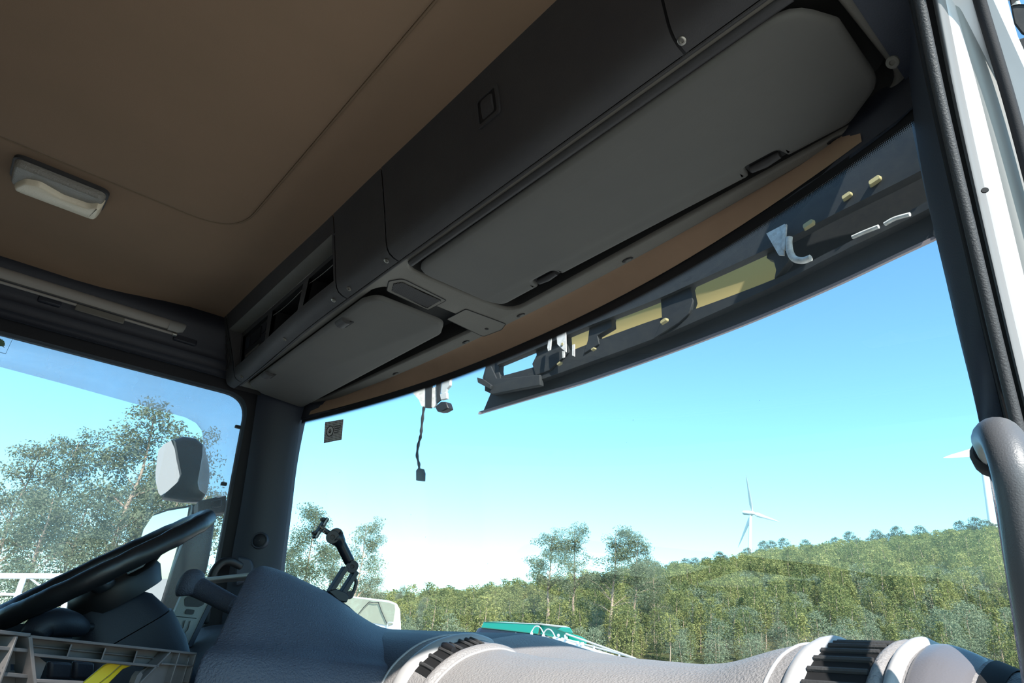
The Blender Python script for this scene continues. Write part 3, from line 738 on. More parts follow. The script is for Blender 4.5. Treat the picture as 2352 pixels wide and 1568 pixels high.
pts = catmull(pline(LS1,0.0),10); mb = MB(); mb.tube(pts,0.0056,12); mb.build('door_seal', M['seal'], frm)
pts = catmull(pline([a-14 for a in LS1],0.012),10); mb = MB(); mb.tube(pts,0.0045,8); mb.build('seal_lip', M['rubber'], frm)
p = P(2262,437,y=interp(437,DEP)+0.003); mb = MB(); mb.lathe([(0.0035,0),(0.003,0.001),(0,0.001)], p, (0.2,-1,0), 12); mb.build('drain_hole', M['void'], frm)
door = thing('passenger_door', 'black seal and pale edge of the passenger door beyond the jamb', 'door', (1.15,0.85,1.4))
pts = catmull(pline(LS2,[d-0.012 for d in DS]),10); mb = MB(); mb.tube(pts,0.0058,12); mb.build('door_edge_seal', M['rubber'], door)
ribbon('door_edge', LD0, 0.085, LD1, 0.095, M['white_paint'], door, bulge=0.006, back=0.02)
ribbon('door_gap', LS2, [d+0.02 for d in DS], LD0, 0.09, M['rubber'], door)
# right A pillar inner trim
LWS = [2060,2066,2092,2187,2257,2352]
A = catmull(pline(LA,0.045),8); Bq = []
for x_,r_ in zip(LWS,ROWY): Bq.append(P(x_,r_,x=1.0))
B = catmull(Bq,8); rows = []
for p,q in zip(A,B):
    row = [q+V((0.02,0.04,0))]
    for i in range(9):
        t = i/8; row.append(q.lerp(p,t)+V((-0.006*math.sin(math.pi*t),-0.012*math.sin(math.pi*t)**0.8,0)))
    rows.append(row)
mb = MB(); mb.grid(rows); tr_ = struct(mb.build('trim_5', M['pillar'], ang=180))
screw(2050,143,0.0085,'corner_screw',tr_,(-0.35,-0.55,-0.75),M['console_light'],y=0.745)
# side panel around the door opening (blocks the light like the real cab side)
hole = [(0.83,1.5),(0.835,2.2),(0.83,2.5),(0.80,2.75),(0.74,2.96),(0.655,3.10),(0.52,3.20),(0.30,3.235),(-0.20,3.235),(-0.36,3.16),(-0.42,3.0),(-0.42,1.5)]
hole = round_poly([V(p) for p in hole], 0.03, 3)
outer = [V((-1.4,1.3)),V((0.90,1.3)),V((0.90,2.9)),V((0.82,3.2)),V((0.78,3.5)),V((-1.4,3.5))]
mb = MB(); mb.plate(outer, [hole], lambda p: V((1.105,p[0],p[1])), (0.05,0,0)); struct(mb.build('wall_right', M['white_paint'], bevel=0.01))
# door hinge-side mirror seen at the top right corner
km = thing('kerb_mirror', 'dark kerb mirror outside the passenger door at the top right corner', 'mirror', P(2340,60,y=1.15))
def pxpoly(pts, **k): return [P(px,py,**k) for px,py in pts]
mb = MB(); a = pxpoly([(2308,-40),(2326,55),(2345,80),(2400,70),(2420,-40)],y=1.12); b = [p+V((0.05,0.12,0.0)) for p in a]; mb.loft([a,b],True,True); mb.build('mirror_head', M['frame'], km, bevel=0.004)
mb = MB(); a = pxpoly([(2330,92),(2336,130),(2350,170),(2400,200),(2420,70),(2352,84)],y=1.12); b = [p+V((0.05,0.12,0.0)) for p in a]; mb.loft([a,b],True,True); mb.build('mirror_arm', M['frame'], km, bevel=0.004)
mb = MB(); a = pxpoly([(2322,13),(2334,3),(2360,-6),(2360,10),(2340,9)],y=1.118); b = [p+V((0,0.001,0)) for p in a]; mb.loft([a,b],True,True); mb.build('mirror_glint', M['mirror'], km)

# passenger grab handle
gh = thing('grab_handle', 'thick black grab handle on the passenger side windscreen pillar', 'grab handle', P(2280,1010,y=0.7))
pth = [P(2278,1045,y=0.80),P(2274,1020,y=0.74),P(2280,1003,y=0.68),P(2299,1003,y=0.625),P(2326,1066,y=0.60),P(2348,1165,y=0.60),P(2368,1300,y=0.61),P(2394,1450,y=0.63),P(2418,1620,y=0.66)]
pts = catmull(pth,8); n = len(pts); rr = [lerp(0.0115,0.0152,min(1,i/12)) for i in range(n)]
mb = MB(); mb.tube(pts, rr, 20); mb.build('grip', M['handle'], gh, ang=180)
mb = MB(); mb.lathe([(0.020,-0.01),(0.019,0.01),(0.014,0.02),(0,0.02)], P(2280,1050,y=0.82), (0.1,-1,0.1), 16); mb.build('mount', M['rubber'], gh)

# driver grab handle on the left pillar
gl_ = thing('grab_handle', 'black looped grab handle at the foot of the driver side pillar', 'grab handle', P(520,1300,x=-1.03))
pth = [P(552,1300,x=-1.0),P(530,1289,x=-0.985),P(508,1292,x=-0.98),P(490,1315,x=-0.98),P(482,1350,x=-0.985),P(476,1390,x=-0.99),P(470,1430,x=-1.0)]
mb = MB(); mb.tube(catmull(pth,6),0.0125,14); mb.build('grip', M['black'], gl_, ang=180)
mb = MB(); a = [P(px,py,x=-0.995) for px,py in ((545,1276),(575,1283),(582,1300),(575,1330),(540,1345),(540,1310))]; mb.loft([a,[p+V((-0.05,0.03,0)) for p in a]],True,True); mb.build('mount', M['pillar'], gl_, bevel=0.006)

#PART2
# ------------------------------------------------------------------ dashboard
dash = thing('dashboard', 'grey pebbled dashboard running along the foot of the windscreen', 'dashboard', (0.2,0.75,1.9))
ZR = [(-1.05,0.0),(0.10,0.001),(0.20,-0.002),(0.245,-0.007),(0.30,-0.020),(0.40,-0.0265),(0.63,-0.024),(0.685,-0.019),(0.715,-0.012),(0.744,-0.003),(0.771,0.004),(0.80,0.007),(0.93,0.008),(0.965,-0.004),(1.0,-0.022),(1.06,-0.04)]
ZS = [(-1.05,0.004),(0.05,0.006),(0.15,0.0075),(0.20,0.004),(0.26,-0.006),(0.31,-0.016),(0.40,-0.0235),(0.55,-0.026),(0.70,-0.022),(0.80,-0.006),(1.06,-0.03)]
PB = [(0.735,0.0),(0.715,-0.001),(0.695,-0.004),(0.66,-0.014),(0.628,-0.032),(0.602,-0.056),(0.587,-0.085),(0.578,-0.12),(0.574,-0.17),(0.574,-0.26),(0.60,-0.52)]
def dyx(x): return 0.052*smooth(x,0.38,0.80)
def smz(x, tab):
    h = 0.012; return (interp(x-h,tab)+2*interp(x,tab)+interp(x+h,tab))/4
def dprof(x):
    zr, zs, dy = smz(x,ZR), smz(x,ZS), dyx(x)
    yb = WS(x,2.4)-0.004
    top = [(yb,2.38),(yb-0.015,2.45+zs-0.03),(min(0.955,yb-0.04),2.45+zs-0.005),(min(0.90,yb-0.07),2.45+zs),(0.83+dy*0.4,2.45+min(zs,zr)*0.6+zs*0.4-0.004),(0.785+dy,2.45+zr-0.0085),(0.757+dy,2.45+zr-0.003)]
    return top+[(y+dy,2.45+zr+z) for y,z in PB]
def dcurve(x): return catmull([V((x,y,z)) for y,z in dprof(x)],4)
NR = 6*4   # index of the roll start inside dcurve
XSPL = P(880,1556,y=0.592).x
mb = MB(); mb.grid([dcurve(lerp(XSPL,1.06,i/100)) for i in range(101)]); mb.build('padded_top', M['dash'], dash, ang=180)
mb = MB(); mb.grid([dcurve(lerp(-1.02,XSPL,i/60)) for i in range(61)]); mb.build('driver_top', M['hood'], dash, ang=180)  # same plastic as padded_top, given the shade-toned colour
def dpt(x, s, off=0.0):
    """point on the roll: s = 0 at the ridge .. 1 at the foot of the face, pushed out by off"""
    c = dcurve(x); f_ = NR+4+s*24; i = int(f_); t = f_-i; p = c[i].lerp(c[i+1],t); tg = (c[i+1]-c[i]).normalized()
    n = V((0,tg.z,-tg.y)); n = n if n.y < 0.0 or n.z > 0 else -n
    if n.z < -0.2: n = -n
    return p+n*off
def moulding(x, r, s0=-0.25, s1=1.0, name='moulding', m=None, flat=1.0):
    mb = MB(); pts = [dpt(x,lerp(s0,s1,k/24),r*0.1) for k in range(25)]; mb.tube(pts,r,10,flat=flat,upv=(1,0,0)); return mb.build(name, m or M['dash_smooth'], dash, ang=180)
def band(x0, x1, h, s0=-0.25, s1=1.0, name='moulding', m=None):
    """raised rounded band between two x stations following the roll"""
    mb = MB(); rows = []
    for k in range(29):
        s = lerp(s0,s1,k/28); row = [dpt(x0,s,-0.003)]
        for j in range(9):
            t = j/8; row.append(dpt(lerp(x0,x1,t),s,h*math.sin(math.pi*t)**0.6))
        row.append(dpt(x1,s,-0.003)); rows.append(row)
    mb.grid(rows); return mb.build(name, m or M['dash_smooth'], dash, ang=180)
xa = P(880,1556,y=0.592).x; xb0 = P(905,1556,y=0.592).x; xb1 = P(929,1556,y=0.592).x; xv1 = P(960,1556,y=0.592).x; xc = P(979,1556,y=0.592).x
moulding(xa,0.0022); band(xb0-0.004,xb1,0.0075); band(xv1-0.002,xc-0.004,0.005,m=M['dash']); moulding(xc,0.0022)
yF = 0.592+0.05
ya = P(1722,1561,y=yF).x; yb0_ = P(1770,1561,y=yF).x; yb1_ = P(1800,1561,y=yF).x; yv1 = P(1955,1561,y=yF).x; yd0 = P(1990,1561,y=yF).x; yd1 = P(2030,1561,y=yF).x
moulding(ya,0.0022); band(yb0_-0.004,yb1_+0.004,0.0085); band(yv1-0.002,yd0,0.006,m=M['dash']); band(yd0,yd1,0.009)
def vent(x0, x1, n, label_tab):
    v = MB(); rows = [[dpt(lerp(x0,x1,j/6),lerp(0.10,0.78,k/14),0.0012) for j in range(7)] for k in range(15)]
    v.grid(rows); vo = v.build('air_vent', M['void'], dash, ang=180)
    for k in range(n):
        s = lerp(0.14,0.74,(k+0.3)/(n-0.4)); mb = MB()
        mb.tube([dpt(lerp(x0,x1,t),s,0.0022) for t in (0,0.5,1)],0.0030,8,flat=1.0); mb.build('slat', M['console'], vo)
    if label_tab is not None:
        s = label_tab; mb = MB(); mb.tube([dpt(lerp(x0,x1,t),s,0.005) for t in (0.08,0.3,0.6,0.92)],[0.005,0.0065,0.0065,0.005],12); mb.build('vent_tab', M['black'], vo)
    return vo
vent(xb1+0.001,xv1-0.001,7,0.50)
vent(yb1_+0.004,yv1-0.002,7,0.80)
# rounded lid at the passenger end of the dash and the dark gap beside it
lx0, lx1 = yd1+0.001, P(2190,1530,y=0.66).x
rows = []
for j in range(15):
    t = j/14; x = lerp(lx0,lx1,t); h = 0.007*(math.sin(math.pi*min(1,max(0,t)))**0.3)
    rows.append([dpt(x,lerp(-0.02,1.0,k/24),h*smooth(k/24,0.0,0.22)-0.002) for k in range(25)])
mb = MB(); mb.grid(rows); mb.build('end_lid', M['lid'], dash, ang=180)
gx0, gx1 = lx1+0.002, lx1+0.018
mb = MB(); mb.grid([[dpt(lerp(gx0,gx1,j/4),lerp(-0.3,1,k/20),0.0016) for k in range(21)] for j in range(5)]); mb.build('end_gap', M['void'], dash, ang=180)

# instrument hood wrapping round the driver
ridge = [P(575,1312,x=0.0),P(600,1300,x=-0.01),P(640,1309,x=-0.03),P(700,1335,x=-0.06),P(760,1366,x=-0.09),P(830,1415,x=-0.11),P(880,1441,x=-0.11),P(945,1450,x=-0.10)]
mid1  = [P(548,1362,x=0.045),P(590,1345,x=0.045),P(640,1350,x=0.035),P(710,1372,x=0.015),P(775,1402,x=0.0),P(840,1440,x=0.0),P(892,1460,x=0.01),P(945,1466,x=0.03)]
mid2  = [P(498,1468,x=0.105),P(545,1462,x=0.115),P(610,1462,x=0.115),P(690,1470,x=0.11),P(765,1485,x=0.11),P(832,1500,x=0.12),P(884,1510,x=0.13),P(920,1520,x=0.14)]
low   = [P(440,1590,x=0.14),P(500,1600,x=0.155),P(580,1605,x=0.165),P(670,1610,x=0.17),P(750,1615,x=0.17),P(815,1615,x=0.175),P(862,1615,x=0.18),P(893,1615,x=0.185)]
low2  = [p+V((0.0,0.02,-0.35)) for p in low]
back  = [p+V((-0.07,0.035,-0.012)) for p in ridge]
back2 = [p+V((-0.13,0.05,-0.10)) for p in ridge]
lines = [catmull(l,5) for l in (back2,back,ridge,mid1,mid2,low,low2)]
rows = [catmull([l[i] for l in lines],6) for i in range(len(lines[0]))]
edge = [[p+V((-0.012,0.006,0)) for p in rows[0]],[p+V((-0.05,0.035,0)) for p in rows[0]],[p+V((-0.10,0.10,-0.01)) for p in rows[0]]]
rows = list(reversed(edge))+rows
mb = MB(); mb.grid(rows); mb.build('instrument_hood', M['hood'], dash, ang=180)
# driver side of the dash: ledge, switch panel
mb = MB(); a_, b_ = P(470,1334,x=-0.86), P(590,1322,x=-0.55); mb.bar(a_,b_,0.05,0.011); mb.build('ledge', M['greyplastic'], dash, bevel=0.003)
mb = MB(); mb.box((-0.62,0.80,2.15),(0.80,0.30,0.36)); mb.build('driver_dash', M['sidetrim'], dash, bevel=0.03)
xs_ = -0.86
def sp(px,py,dx=0.0): return P(px,py,x=xs_)+V((dx,0,0))
def ppoly(pts, name, m, dx, th, parent, rad=0.004, bevel=0.001):
    q2d = round_poly([V((sp(px,py).y, sp(px,py).z)) for px,py in pts], rad, 4)
    mb = MB(); mb.plate(q2d, [], lambda p: V((xs_+dx,p[0],p[1])), (-th,0,0)); return mb.build(name, m, parent, bevel=bevel)
swp = ppoly([(418,1366),(490,1372),(430,1482),(372,1470)],'switch_panel',M['greyplastic'],0.0,0.02,dash,0.006)
ppoly([(423,1374),(432,1368),(472,1372),(468,1388),(455,1394),(424,1392)],'oval_vent',M['console'],0.002,0.004,swp,0.008)
ppoly([(428,1398),(447,1400),(443,1411),(423,1409)],'rocker_switch',M['black'],0.004,0.006,swp,0.004)
ppoly([(402,1414),(452,1419),(451,1420.5),(401,1415.5)],'panel_seam',M['void'],0.001,0.002,swp,0.0)
ppoly([(424,1424),(432,1424),(424,1444),(413,1455),(411,1450),(420,1440)],'toggle_switch',M['blind'],0.007,0.008,swp,0.002)
ppoly([(436,1425),(444,1426),(434,1452),(425,1458),(424,1452),(430,1446)],'toggle_switch',M['blind'],0.007,0.008,swp,0.002)
ppoly([(407,1423),(419,1424),(415,1434),(409,1436)],'toggle_switch',M['blind'],0.006,0.008,swp,0.003)
ppoly([(484,1372),(494,1374),(440,1486),(430,1484)],'panel_edge',M['pillar'],0.004,0.02,swp,0.002)

# steering wheel -----------------------------------------------------------
WC = V((-0.58,0.293,2.45+0.110)); WN = V((0,-0.588,0.809)).normalized(); wu = V((1,0,0)); wv = WN.cross(wu)
sw = thing('steering_wheel', 'black leather covered steering wheel seen almost edge on', 'steering wheel', WC)
mb = MB(); rings = []
for i in range(97):
    a = 2*math.pi*i/96; er = wu*math.cos(a)+wv*math.sin(a); c = WC+er*0.222; ring = []
    wob = 1+0.03*math.sin(a*17)+0.02*math.sin(a*31+1)
    for k in range(14):
        b = 2*math.pi*k/14; ring.append(c+er*math.cos(b)*0.0175*wob+WN*math.sin(b)*0.0205*wob)
    rings.append(ring)
mb.loft(rings,True,False); mb.build('rim', M['leather'], sw, ang=180)
for ang_ in (20,160,200,340):
    a = math.radians(ang_); er = wu*math.cos(a)+wv*math.sin(a); mb = MB()
    mb.tube([WC+er*0.06-WN*0.035,WC+er*0.14-WN*0.03,WC+er*0.212-WN*0.004],[0.022,0.015,0.012],10,flat=0.6,upv=WN); mb.build('spoke', M['black'], sw)
mb = MB(); mb.lathe([(0.085,-0.085),(0.095,-0.05),(0.088,-0.03),(0.07,-0.022),(0,-0.018)], WC, WN, 28); mb.build('hub', M['black'], sw, ang=60)
# column shroud
cs = thing('column_shroud', 'dark plastic steering column shroud below the wheel', 'steering column', WC-WN*0.3)
def shroud_ring(d, w, h, sh=0.0):
    c = WC-WN*d+wv*(sh-0.035); return [c+wu*q.x+wv*q.y for q in rrect(w,h,min(w,h)*0.3,5)]
mb = MB(); mb.loft([shroud_ring(0.070,0.12,0.11),shroud_ring(0.10,0.15,0.15,0.01),shroud_ring(0.15,0.17,0.18,0.012)],True,True); mb.build('upper_shroud', M['sidetrim'], cs, ang=50)
mb = MB(); mb.loft([shroud_ring(0.152,0.175,0.19,0.012),shroud_ring(0.22,0.19,0.21,0.005),shroud_ring(0.42,0.2,0.22,-0.03)],True,True); mb.build('lower_shroud', M['sidetrim'], cs, ang=50)
# stalks
st = thing('control_stalk', 'rounded dark control stalk under the steering wheel rim', 'stalk', P(140,1440,x=-0.50))
mb = MB(); pts = catmull([P(75,1462,x=-0.42),P(95,1438,x=-0.43),P(130,1428,x=-0.44),P(165,1434,x=-0.46),P(186,1440,x=-0.50)],5); n = len(pts)
mb.tube(pts,[0.010+0.022*math.sin(math.pi*min(0.9,0.15+0.75*i/(n-1)))**0.8 for i in range(n)],16,flat=0.8); mb.build('grip', M['sidetrim'], st, ang=180)
mb = MB(); mb.tube([P(180,1440,x=-0.49),P(260,1440,x=-0.56)],0.009,10); mb.build('stem', M['black'], st)
bl = thing('brake_lever', 'black pistol shaped hand lever beside the instrument hood', 'lever', P(500,1370,x=-0.26))
mb = MB(); pts = catmull([P(540,1392,x=-0.18),P(520,1382,x=-0.20),P(490,1366,x=-0.23),P(462,1352,x=-0.255),P(448,1345,x=-0.265)],5); n = len(pts)
mb.tube(pts,[lerp(0.0165,0.0205,i/(n-1)) for i in range(n)],16); mb.build('stem', M['hood'], bl, ang=180)
mb = MB(); pts = catmull([P(446,1319,x=-0.275),P(443,1330,x=-0.27),P(437,1348,x=-0.27),P(432,1362,x=-0.27),P(431,1368,x=-0.27)],5); n = len(pts)
mb.tube(pts,[0.012+0.014*math.sin(math.pi*(0.12+0.76*i/(n-1))) for i in range(n)],18); mb.build('grip', M['hood'], bl, ang=180)

# phone mount --------------------------------------------------------------
ph = thing('phone_mount', 'black jointed phone mount arm with a slim clamp standing on the instrument hood', 'phone mount', P(785,1380,x=-0.16))
xm = -0.20
def pm(px,py,dx=0.0): return P(px,py,x=xm+dx)
TM = PT(780,1290,x=xm)[1]
def pxr(n): return n*TM
def mount_disc(px,py,r,name,m,dx0,dx1,parent=ph,hole=0.0):
    c = pm(px,py); mb = MB()
    ax = (CAM-c).normalized(); mb.lathe([(r*0.92,dx0-0.001),(r,dx0),(r,dx1-0.002),(r*0.93,dx1)]+([(r*0.35,dx1),(r*0.33,dx1-0.006),(0,dx1-0.006)] if hole else [(0,dx1)]), c, ax, 28); return mb.build(name, m, parent, ang=50)
# lower double rail
a0,a1 = pm(757,1360),pm(793,1303); b0,b1 = pm(781,1369),pm(817,1312)
mb = MB(); mb.bar(a0,a1,pxr(11),0.018,upv=(1,0,0)); mb.build('rail', M['black'], ph, bevel=0.001)
mb = MB(); mb.bar(b0,b1,pxr(12),0.018,upv=(1,0,0)); mb.build('rail', M['black'], ph, bevel=0.001)
for (q0,q1) in ((a0,a1),(b0,b1)):
    for k in range(6):
        c = q0.lerp(q1,(k+1.2)/7.5)+V((0.0105,-0.004,0)); d = (q1-q0).normalized(); mb = MB(); mb.bar(c-d*0.004,c+d*0.004,pxr(4),0.002,upv=(1,0,0)); mb.build('rail_rib', M['sidetrim'], ph)
mb = MB(); a = [pm(*q) for q in ((752,1358),(770,1352),(793,1362),(799,1372),(793,1384),(775,1380))]; mb.loft([[p+V((0.014,-0.004,0)) for p in a],[p-V((0.014,-0.004,0)) for p in a]],True,True); mb.build('foot', M['black'], ph, bevel=0.002)
mb = MB(); a = [pm(*q) for q in ((740,1352),(800,1392),(830,1420),(790,1440),(735,1400))]; mb.loft([[p+V((0.012,-0.004,0)) for p in a],[p-V((0.03,-0.01,0)) for p in a]],True,True); mb.build('suction_base', M['hood'], ph, bevel=0.004)
mount_disc(809,1301,pxr(14),'elbow_knob',M['sidetrim'],-0.014,0.014,hole=1)
pts = catmull([pm(803,1290),pm(792,1268),pm(783,1250),pm(777,1240),pm(769,1232)],4); n=len(pts)
mb = MB(); mb.tube(pts,[pxr(v) for v in [lerp(12,12,min(1,i/8)) if i < 8 else lerp(12,17,min(1,(i-8)/5)) for i in range(n)]],18); mb.build('upper_arm', M['housing'], ph, ang=180)
mount_disc(764,1233,pxr(15),'shoulder_knob',M['black'],-0.016,0.012,hole=1)
mb = MB(); mb.lathe([(pxr(16),-0.004),(pxr(16.5),0.0),(pxr(16),0.004)], pm(772,1229), (CAM-pm(772,1229)).normalized(), 36); mb.build('ratchet_ring', M['housing'], ph)
mb = MB(); mb.tube([pm(757,1225),pm(742,1216)],pxr(6),12); mb.build('ball_neck', M['black'], ph)
mb = MB(); mb.bar(pm(722,1235),pm(750,1190),pxr(8),0.02,upv=(1,0,0)); mb.build('clamp_plate', M['black'], ph, bevel=0.002)
for q0,q1 in (((725,1234),(733,1220)),((743,1205),(752,1190))):
    mb = MB(); mb.bar(pm(*q0,0.0105),pm(*q1,0.0105),pxr(3),0.002,upv=(1,0,0)); mb.build('clamp_slot', M['greyplastic'], ph)
for q in ((721,1223),(741,1192)):
    mb = MB(); c = pm(*q); mb.box(c,(0.014,pxr(6),pxr(7)),Matrix.Rotation(0.5,3,'X')); mb.build('clamp_jaw', M['black'], ph, bevel=0.001)
mb = MB(); mb.tube([pm(734,1207,0.012),pm(740,1213,0.013),pm(748,1212,0.012),pm(741,1220,0.013),pm(746,1224,0.012)],0.0018,8); mb.build('rubber_band', M['tan'], ph)
mb = MB(); pts = catmull([pm(813,1328),pm(818,1335),pm(816,1347),pm(811,1360),pm(806,1366)],4); mb.tube(pts,pxr(4.2),10); mb.build('lock_lever', M['black'], ph)
mount_disc(803,1366,pxr(9),'lever_knob',M['sidetrim'],-0.010,0.006)
# crate ---------------------------------------------------------------------
cr = thing('plastic_crate', 'grey ribbed plastic crate in the lower left foreground', 'crate', P(240,1560,x=0.2)-V((0,0,0.3)))
K0 = P(70,1459,x=0.27); K1 = P(446,1505,x=0.11); KU = (K1-K0).normalized(); KL = (K1-K0).length
KD = V((0,0,-1)) - KU*V((0,0,-1)).dot(KU); KD.normalize(); KN = KU.cross(KD); KN = KN if KN.dot(CAM-K0) > 0 else -KN
L1 = P(-70,1444,x=0.34); LU = (L1-K0).normalized(); LD = V((0,0,-1))-LU*V((0,0,-1)).dot(LU); LD.normalize(); LNn = LU.cross(LD); LNn = LNn if LNn.dot(CAM-K0) > 0 else -LNn
H_ = 0.30
def onpl(px, py, N_, n=0.0):
    r = ray(px,py); t = (K0+N_*n-CAM).dot(N_)/r.dot(N_); return CAM+r*t
def kp(px, py, n=0.0): return onpl(px,py,KN,n)
def lp(px, py, n=0.0): return onpl(px,py,LNn,n)
def cbar(f, p0, p1, w, d, name='rib', n=0.0, m=None):
    N_ = KN if f is kp else LNn; mb = MB(); mb.bar(f(*p0,n)-N_*d/2,f(*p1,n)-N_*d/2,w,d,upv=N_); return mb.build(name, m or M['crate'], cr, bevel=0.0006)
def cz(x, y): return (x/4.704, 1390+y/4.704)
# long side: rim, ledges, gussets
cbar(kp,cz(325,335),cz(2130,522),0.0030,0.022,'top_rim'); cbar(kp,cz(350,530),cz(1720,658),0.0032,0.022,'ledge_rib')
cbar(kp,cz(345,436),cz(1760,578),0.0018,0.003,'inner_rib',-0.014); cbar(kp,cz(390,815),cz(900,835),0.0035,0.022,'ledge_rib'); cbar(kp,cz(1750,628),cz(2090,655),0.0022,0.012,'ledge_rib')
mb = MB(); a = [kp(*cz(330,340),-0.018),kp(*cz(2130,525),-0.018),kp(*cz(2060,700),-0.018),kp(*cz(1730,660),-0.018),kp(*cz(350,535),-0.018)]; mb.loft([a,[p-KN*0.002 for p in a]],True,True); mb.build('rim_wall', M['crate'], cr)
for (tx,ty),(bx_,by_) in (((765,420),(715,560)),((1135,460),(1085,598)),((1475,492),(1432,630))):
    a = [kp(*cz(tx,ty)),kp(*cz(bx_,by_)),kp(*cz(bx_-8,by_-5),-0.018),kp(*cz(tx-8,ty),-0.018)]; mb = MB(); mb.loft([a,[p+KU*0.0022 for p in a]],True,True); mb.build('gusset', M['crate'], cr)
# right end: slanting ribs and solid end
cbar(kp,cz(1850,500),cz(1520,837),0.0028,0.016,'slant_rib'); cbar(kp,cz(1945,515),cz(1845,837),0.0022,0.014,'rib'); cbar(kp,cz(2120,530),cz(2040,837),0.0028,0.018,'rib'); cbar(kp,cz(2050,560),cz(1970,837),0.0018,0.006,'rib',-0.006)
mb = MB(); a = [kp(*cz(1860,510),-0.010),kp(*cz(2125,535),-0.010),kp(*cz(1990,1050),-0.010),kp(*cz(1400,1050),-0.010),kp(*cz(1500,830),-0.010),kp(*cz(1520,710),-0.010)]; mb.loft([a,[p-KN*0.002 for p in a]],True,True); mb.build('end_panel', M['crate'], cr)
a = [kp(*cz(1520,712),-0.002),kp(*cz(1545,745),-0.002),kp(*cz(1500,837),-0.002),kp(*cz(1450,837),-0.002),kp(*cz(1480,760),-0.002)]; mb = MB(); mb.loft([a,[p-KN*0.008 for p in a]],True,True); mb.build('grip_lip', M['crate'], cr)
# corner post and short side
cbar(kp,cz(330,335),cz(385,850),0.0040,0.024,'corner_post',0.002)
mb = MB(); a = [kp(*cz(345,500),-0.016),kp(*cz(500,620),-0.016),kp(*cz(430,800),-0.016),kp(*cz(400,1000),-0.016),kp(*cz(370,1000),-0.016)]; mb.loft([a,[p-KN*0.002 for p in a]],True,True); mb.build('corner_web', M['crate'], cr)
cbar(lp,cz(330,322),cz(-200,262),0.0036,0.022,'top_rim'); cbar(lp,cz(345,492),cz(-200,440),0.0036,0.022,'ledge_rib'); cbar(lp,cz(380,772),cz(-200,720),0.0038,0.022,'ledge_rib')
cbar(lp,cz(190,335),cz(0,850),0.0030,0.022,'slant_rib',0.002)
def l2(x,y): q = lp(*cz(x,y),-0.016)-K0; return V((q.dot(LU),q.dot(LD)))
mb = MB(); mb.plate([l2(345,330),l2(-250,280),l2(-250,1500),l2(480,1500)],[[l2(113,632),l2(113,705),l2(240,705),l2(240,640)]],lambda p: K0+LU*p.x+LD*p.y-LNn*0.016,-LNn*0.002); mb.build('side_wall', M['crate'], cr)
for x0_,x1_ in ((170,95),(95,10)):
    y0_ = 340 if x0_ == 170 else 560
    a = [lp(*cz(x0_+20,y0_)),lp(*cz(x1_+30,y0_+115)),lp(*cz(x1_,y0_+120),-0.016)]; mb = MB(); mb.loft([a,[p+LU*0.0022 for p in a]],True,True); mb.build('gusset', M['crate'], cr)
# floor and far walls
far_ = -KN*0.28
def kq_(u, v): return K0+KU*u*KL+KD*v
mb = MB(); a = [kq_(0,H_),kq_(1,H_),kq_(1,H_)+far_,kq_(0,H_)+far_]; mb.loft([a,[p+KD*0.004 for p in a]],True,True); mb.build('crate_floor', M['crate'], cr)
mb = MB(); a = [kq_(0,0.06),kq_(1,0.06),kq_(1,H_),kq_(0,H_)]; a = [p-KN*0.018 for p in a]; mb.loft([a,[p-KN*0.003 for p in a]],True,True); mb.build('lower_wall', M['crate'], cr)
mb = MB(); a = [kq_(0,0.02)+far_,kq_(1,0.02)+far_,kq_(1,H_)+far_,kq_(0,H_)+far_]; mb.loft([a,[p-KN*0.004 for p in a]],True,True); mb.build('far_wall', M['sidetrim'], cr)
for x0_,x1_ in ((560,790),(830,1030)):
    a = [kp(*cz(x0_,600),-0.10),kp(*cz(x1_,620),-0.10),kp(*cz(x1_-20,800),-0.10),kp(*cz(x0_-10,790),-0.10)]; mb = MB(); mb.loft([a,[p-KN*0.01 for p in a]],True,True); mb.build('inner_divider', M['sidetrim'], cr, bevel=0.003)
# yellow handle lying in the crate
yh = thing('yellow_handle', 'bright yellow plastic handle lying inside the grey crate', 'handle', kp(*cz(1000,830),-0.05)-V((0,0,0.1)))
def ystrip(pts, name, n, w=0.004):
    a = [kp(*cz(*q),n) for q in pts]; mb = MB(); mb.loft([a,[p-KN*w for p in a]],True,True); return mb.build(name, M['yellow'], yh, bevel=0.0015)
ystrip([(880,860),(1140,640),(1200,620),(1320,630),(1180,760),(1040,870)],'handle_face',-0.026)
ystrip([(1050,870),(1190,765),(1325,640),(1430,650),(1330,690),(1270,750),(1150,870)],'handle_edge',-0.029)

# stickers -------------------------------------------------------------------
def on_ws(px, py, off=0.004):
    r = ray(px,py); lo, hi = 0.0002, 0.002
    f_ = lambda t: (CAM+r*t).y - WS((CAM+r*t).x,(CAM+r*t).z)
    for _ in range(50):
        m_ = (lo+hi)/2
        if f_(m_) > 0: hi = m_
        else: lo = m_
    p = CAM+r*lo; return p+V((0,-off,0))
stk = thing('windscreen_sticker', 'small patterned black and white sticker in the upper corner of the windscreen', 'sticker', on_ws(768,990))
def ws_quad(pts, name, m, off, parent):
    a = [on_ws(px,py,off) for px,py in pts]; mb = MB(); mb.loft([a,[p+V((0,0.0006,0)) for p in a]],True,True); return mb.build(name, m, parent)
c0,c1,c2,c3 = (749,970),(791,963),(787,1010),(746,1018)
def sq(u,v): 
    a = lerp(V(c0),V(c1),u); b = lerp(V(c3),V(c2),u); return tuple(lerp(a,b,v))
ws_quad([c0,c1,c2,c3],'backing',M['paper'],0.004,stk)
mb = MB()
